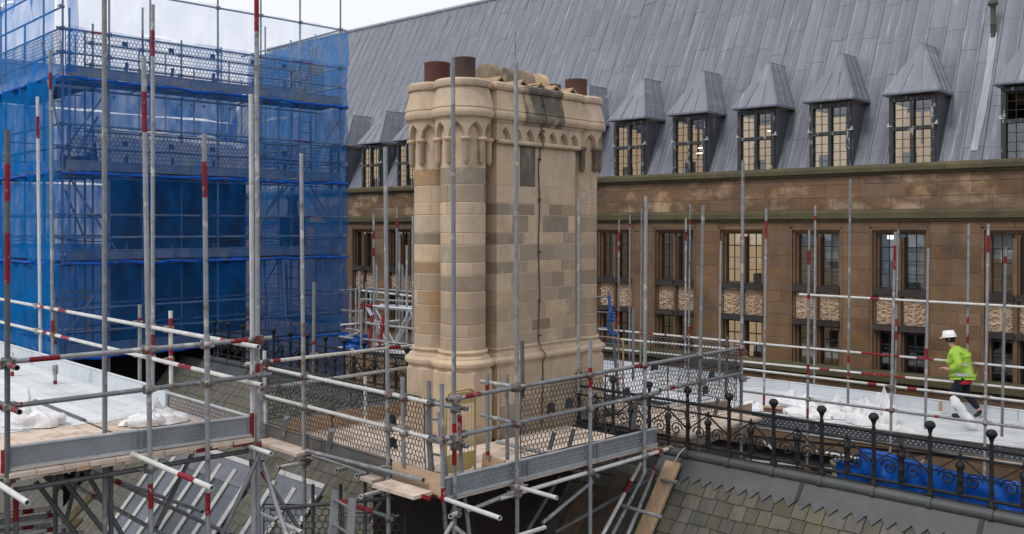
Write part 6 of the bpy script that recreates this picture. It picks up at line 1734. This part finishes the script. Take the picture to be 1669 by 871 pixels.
# cut rag on the near corner of the ridge
b = MB(); c0 = W(1096, 731, 12.6); b.grid(lambda a, c: c0 + Vector(((a - 0.5) * 0.22, (c - 0.5) * 0.14, 0.03 + 0.03 * noise.noise(Vector((a * 3, c * 3, 1))) - 0.06 * abs(a - 0.5))), 10, 6, True)
M['rag'] = mat('yellow green rag', (0.45, 0.42, 0.12), (0.40, 0.28, 0.14), 9, 0.9)
tag(b.obj('rag', M['rag'], None), 'yellow green rag lying on the end of the lead ridge', 'rag')

# ================================================================ worker on the walkway
M['skin'] = mat('skin', (0.50, 0.28, 0.19), (0.44, 0.24, 0.16), 12, 0.6)
M['hivis'] = mat('lime hi-vis cloth', (0.40, 0.62, 0.07), (0.27, 0.46, 0.05), 5, 0.8, bump=0.6, bscale=14, stain=(0.30, 0.34, 0.16), sscale=6, slo=0.58, shi=0.75)
M['reflective'] = mat('silver tape', (0.46, 0.47, 0.46), (0.36, 0.37, 0.37), 9, 0.5)
M['navy'] = mat('dark work trousers', (0.014, 0.016, 0.028), (0.008, 0.009, 0.014), 8, 0.9)
M['redcloth'] = mat('red shirt hem', (0.42, 0.02, 0.04), (0.32, 0.015, 0.03), 8, 0.9)
M['helmet'] = mat('white helmet', (0.80, 0.80, 0.80), (0.74, 0.74, 0.75), 3, 0.35, spec=0.5)
M['boot'] = mat('dark boot', (0.02, 0.017, 0.015), (0.03, 0.025, 0.02), 8, 0.7)
WF = G(1570, 681, ZR + 0.0)
# walks away to the left along the deck; local x = walking direction, y = to the left of the worker, z up
wdx = Vector((-0.86, 0.51, 0)).normalized(); wdy = Vector((-wdx.y, wdx.x, 0))
wkr = thing('person', 'worker in white helmet and lime hi-vis jacket walking left along the walkway', 'person', frame=frame(WF, wdx * 0.95, wdy * 0.95, (0, 0, 0.95)))
def skin_mesh(name, nodes, edges, m, lv=2, root=0):
    """nodes: (x, y, z, radius[, radius2]) joined by edges and skinned into one surface"""
    me = bpy.data.meshes.new(name)
    me.from_pydata([n[:3] for n in nodes], edges, [])
    o = link(name, me, wkr)
    md = o.modifiers.new('skin', 'SKIN'); md.use_smooth_shade = True
    sv = me.skin_vertices
    if not sv:
        C.view_layer.objects.active = o
    for i, n in enumerate(nodes):
        v = me.skin_vertices[0].data[i]
        v.radius = (n[3], n[4] if len(n) > 4 else n[3]); v.use_root = i == root
    sub = o.modifiers.new('sub', 'SUBSURF'); sub.levels = lv; sub.render_levels = lv
    me.materials.append(M[m])
    return o
body = [(0.0, 0, 0.90, 0.125, 0.15), (0.03, 0, 1.08, 0.115, 0.15), (0.10, 0, 1.26, 0.12, 0.165), (0.16, 0, 1.42, 0.085, 0.13), (0.20, 0, 1.50, 0.055), (0.24, 0, 1.57, 0.06), (0.265, 0, 1.66, 0.085, 0.078), (0.27, 0, 1.74, 0.075, 0.07),
        (0.15, 0.19, 1.40, 0.055), (0.06, 0.25, 1.15, 0.043), (0.27, 0.20, 1.03, 0.034), (0.36, 0.16, 1.05, 0.032, 0.02),
        (0.15, -0.19, 1.40, 0.055), (0.02, -0.25, 1.15, 0.043), (0.20, -0.23, 1.00, 0.034), (0.29, -0.20, 1.02, 0.032, 0.02),
        (0.02, 0.10, 0.84, 0.09), (0.20, 0.10, 0.50, 0.066), (0.06, 0.10, 0.13, 0.042), (0.12, 0.10, 0.05, 0.02),
        (-0.01, -0.10, 0.84, 0.09), (-0.06, -0.10, 0.48, 0.066), (-0.30, -0.10, 0.18, 0.042), (-0.26, -0.10, 0.06, 0.02)]
be = [(0, 1), (1, 2), (2, 3), (3, 4), (4, 5), (5, 6), (6, 7), (3, 8), (8, 9), (9, 10), (10, 11), (3, 12), (12, 13), (13, 14), (14, 15), (0, 16), (16, 17), (17, 18), (18, 19), (0, 20), (20, 21), (21, 22), (22, 23)]
for (hx, hy, hz, ix, s) in ((0.36, 0.16, 1.05, 11, -1), (0.29, -0.20, 1.02, 15, 1)):    # four curled fingers and a thumb on each hand
    for f in range(4):
        k = len(body); yy = hy + (f - 1.5) * 0.019; ln = (0.036, 0.041, 0.038, 0.030)[f]
        body += [(hx + 0.03, yy, hz + 0.005, 0.0095), (hx + 0.03 + ln, yy, hz - 0.004, 0.0085), (hx + 0.04 + ln, yy, hz - 0.032, 0.0075)]
        be += [(ix, k), (k, k + 1), (k + 1, k + 2)]
    k = len(body); body += [(hx + 0.005, hy - s * -0.038, hz + 0.012, 0.011), (hx + 0.035, hy + s * 0.048, hz - 0.002, 0.009)]; be += [(ix, k), (k, k + 1)]
skin_mesh('body', body, be, 'skin')
jk = [(0.01, 0, 0.91, 0.235, 0.265), (0.02, 0, 1.06, 0.205, 0.245), (0.08, 0, 1.25, 0.20, 0.245), (0.14, 0, 1.40, 0.15, 0.195), (0.195, 0, 1.51, 0.085, 0.09),
      (0.14, 0.22, 1.40, 0.105), (0.05, 0.28, 1.16, 0.092), (0.23, 0.215, 1.045, 0.068), (0.14, -0.22, 1.40, 0.105), (0.01, -0.28, 1.16, 0.092), (0.16, -0.245, 1.02, 0.068)]
skin_mesh('jacket', jk, [(0, 1), (1, 2), (2, 3), (3, 4), (3, 5), (5, 6), (6, 7), (3, 8), (8, 9), (9, 10)], 'hivis', root=1)
tz_ = [(0.0, 0, 0.90, 0.135, 0.16), (0.03, 0.10, 0.82, 0.105), (0.21, 0.10, 0.50, 0.092), (0.07, 0.10, 0.14, 0.068), (-0.01, -0.10, 0.82, 0.105), (-0.06, -0.10, 0.48, 0.085), (-0.29, -0.10, 0.19, 0.062)]
skin_mesh('trousers', tz_, [(0, 1), (1, 2), (2, 3), (0, 4), (4, 5), (5, 6)], 'navy')
for nodes in ([(0.06, 0.10, 0.12, 0.055), (0.07, 0.10, 0.055, 0.052), (0.18, 0.10, 0.045, 0.045, 0.05), (0.22, 0.10, 0.04, 0.03, 0.04)], [(-0.31, -0.10, 0.19, 0.055), (-0.31, -0.10, 0.12, 0.052), (-0.24, -0.10, 0.05, 0.045, 0.05), (-0.19, -0.10, 0.04, 0.03, 0.04)]):
    skin_mesh('boot', nodes, [(0, 1), (1, 2), (2, 3)], 'boot')
def ring(name, c, rx, ry, h, m, tilt=0.0):
    b = MB(); n = 24; vs = []
    for z in (-h / 2, h / 2):
        for i in range(n): a = 2 * PI * i / n; vs.append((c[0] + rx * math.cos(a) + tilt * z, c[1] + ry * math.sin(a), c[2] + z))
    b.add(vs, [(i, (i + 1) % n, n + (i + 1) % n, n + i) for i in range(n)], True); return b.obj(name, M[m], wkr)
ring('reflective_band', (0.012, 0, 0.945), 0.225, 0.258, 0.055, 'reflective'); ring('reflective_band', (0.045, 0, 1.16), 0.205, 0.25, 0.055, 'reflective')
ring('shirt_hem', (0.005, 0, 0.80), 0.17, 0.20, 0.12, 'redcloth')
b = MB(); b.lathe([(0.125, -0.012), (0.132, -0.004), (0.120, 0.006), (0.118, 0.035), (0.108, 0.075), (0.085, 0.108), (0.05, 0.126), (0.0, 0.132)], n=24)
b.v = [(x * 1.18, y, z) for x, y, z in b.v]
b.grid(lambda a, c: (0.13 + 0.075 * c * math.sin(PI * a) , (a - 0.5) * 0.20, -0.006 - 0.012 * c), 10, 3, True)
for y in (-0.03, 0.0, 0.03): b.bar((-0.11, y, 0.085), (0.11, y, 0.085), 0.012, 0.09 if y == 0 else 0.07)
link('helmet', b.mesh('helmet', M['helmet']), wkr, Matrix.Translation((0.272, 0, 1.715)) @ Matrix.Rotation(R(8), 4, 'Y'))
b = MB(); b.lathe([(0.085, -0.10), (0.092, -0.05), (0.088, 0.0)], n=16); link('hair', b.mesh('hair', M['navy']), wkr, Matrix.Translation((0.250, 0, 1.70)))
for y in (-0.032, 0.032):
    b = MB(); b.lathe([(0, -0.009), (0.009, 0), (0, 0.009)], n=8); link('eye', b.mesh('eye', M['navy']), wkr, Matrix.Translation((0.345, y, 1.665)))
b = MB(); b.lathe([(0, -0.02), (0.014, -0.012), (0.006, 0.02), (0, 0.025)], n=8); link('nose', b.mesh('nose', M['skin']), wkr, Matrix.Translation((0.352, 0, 1.645)))
b = MB(); b.box((0.342, 0, 1.608), (0.012, 0.045, 0.008)); b.obj('mouth', M['redcloth'], wkr)
for y in (-0.082, 0.082):
    b = MB(); b.lathe([(0, -0.028), (0.012, -0.015), (0.014, 0.012), (0, 0.03)], n=8); link('ear', b.mesh('ear', M['skin']), wkr, Matrix.Translation((0.262, y, 1.655)))
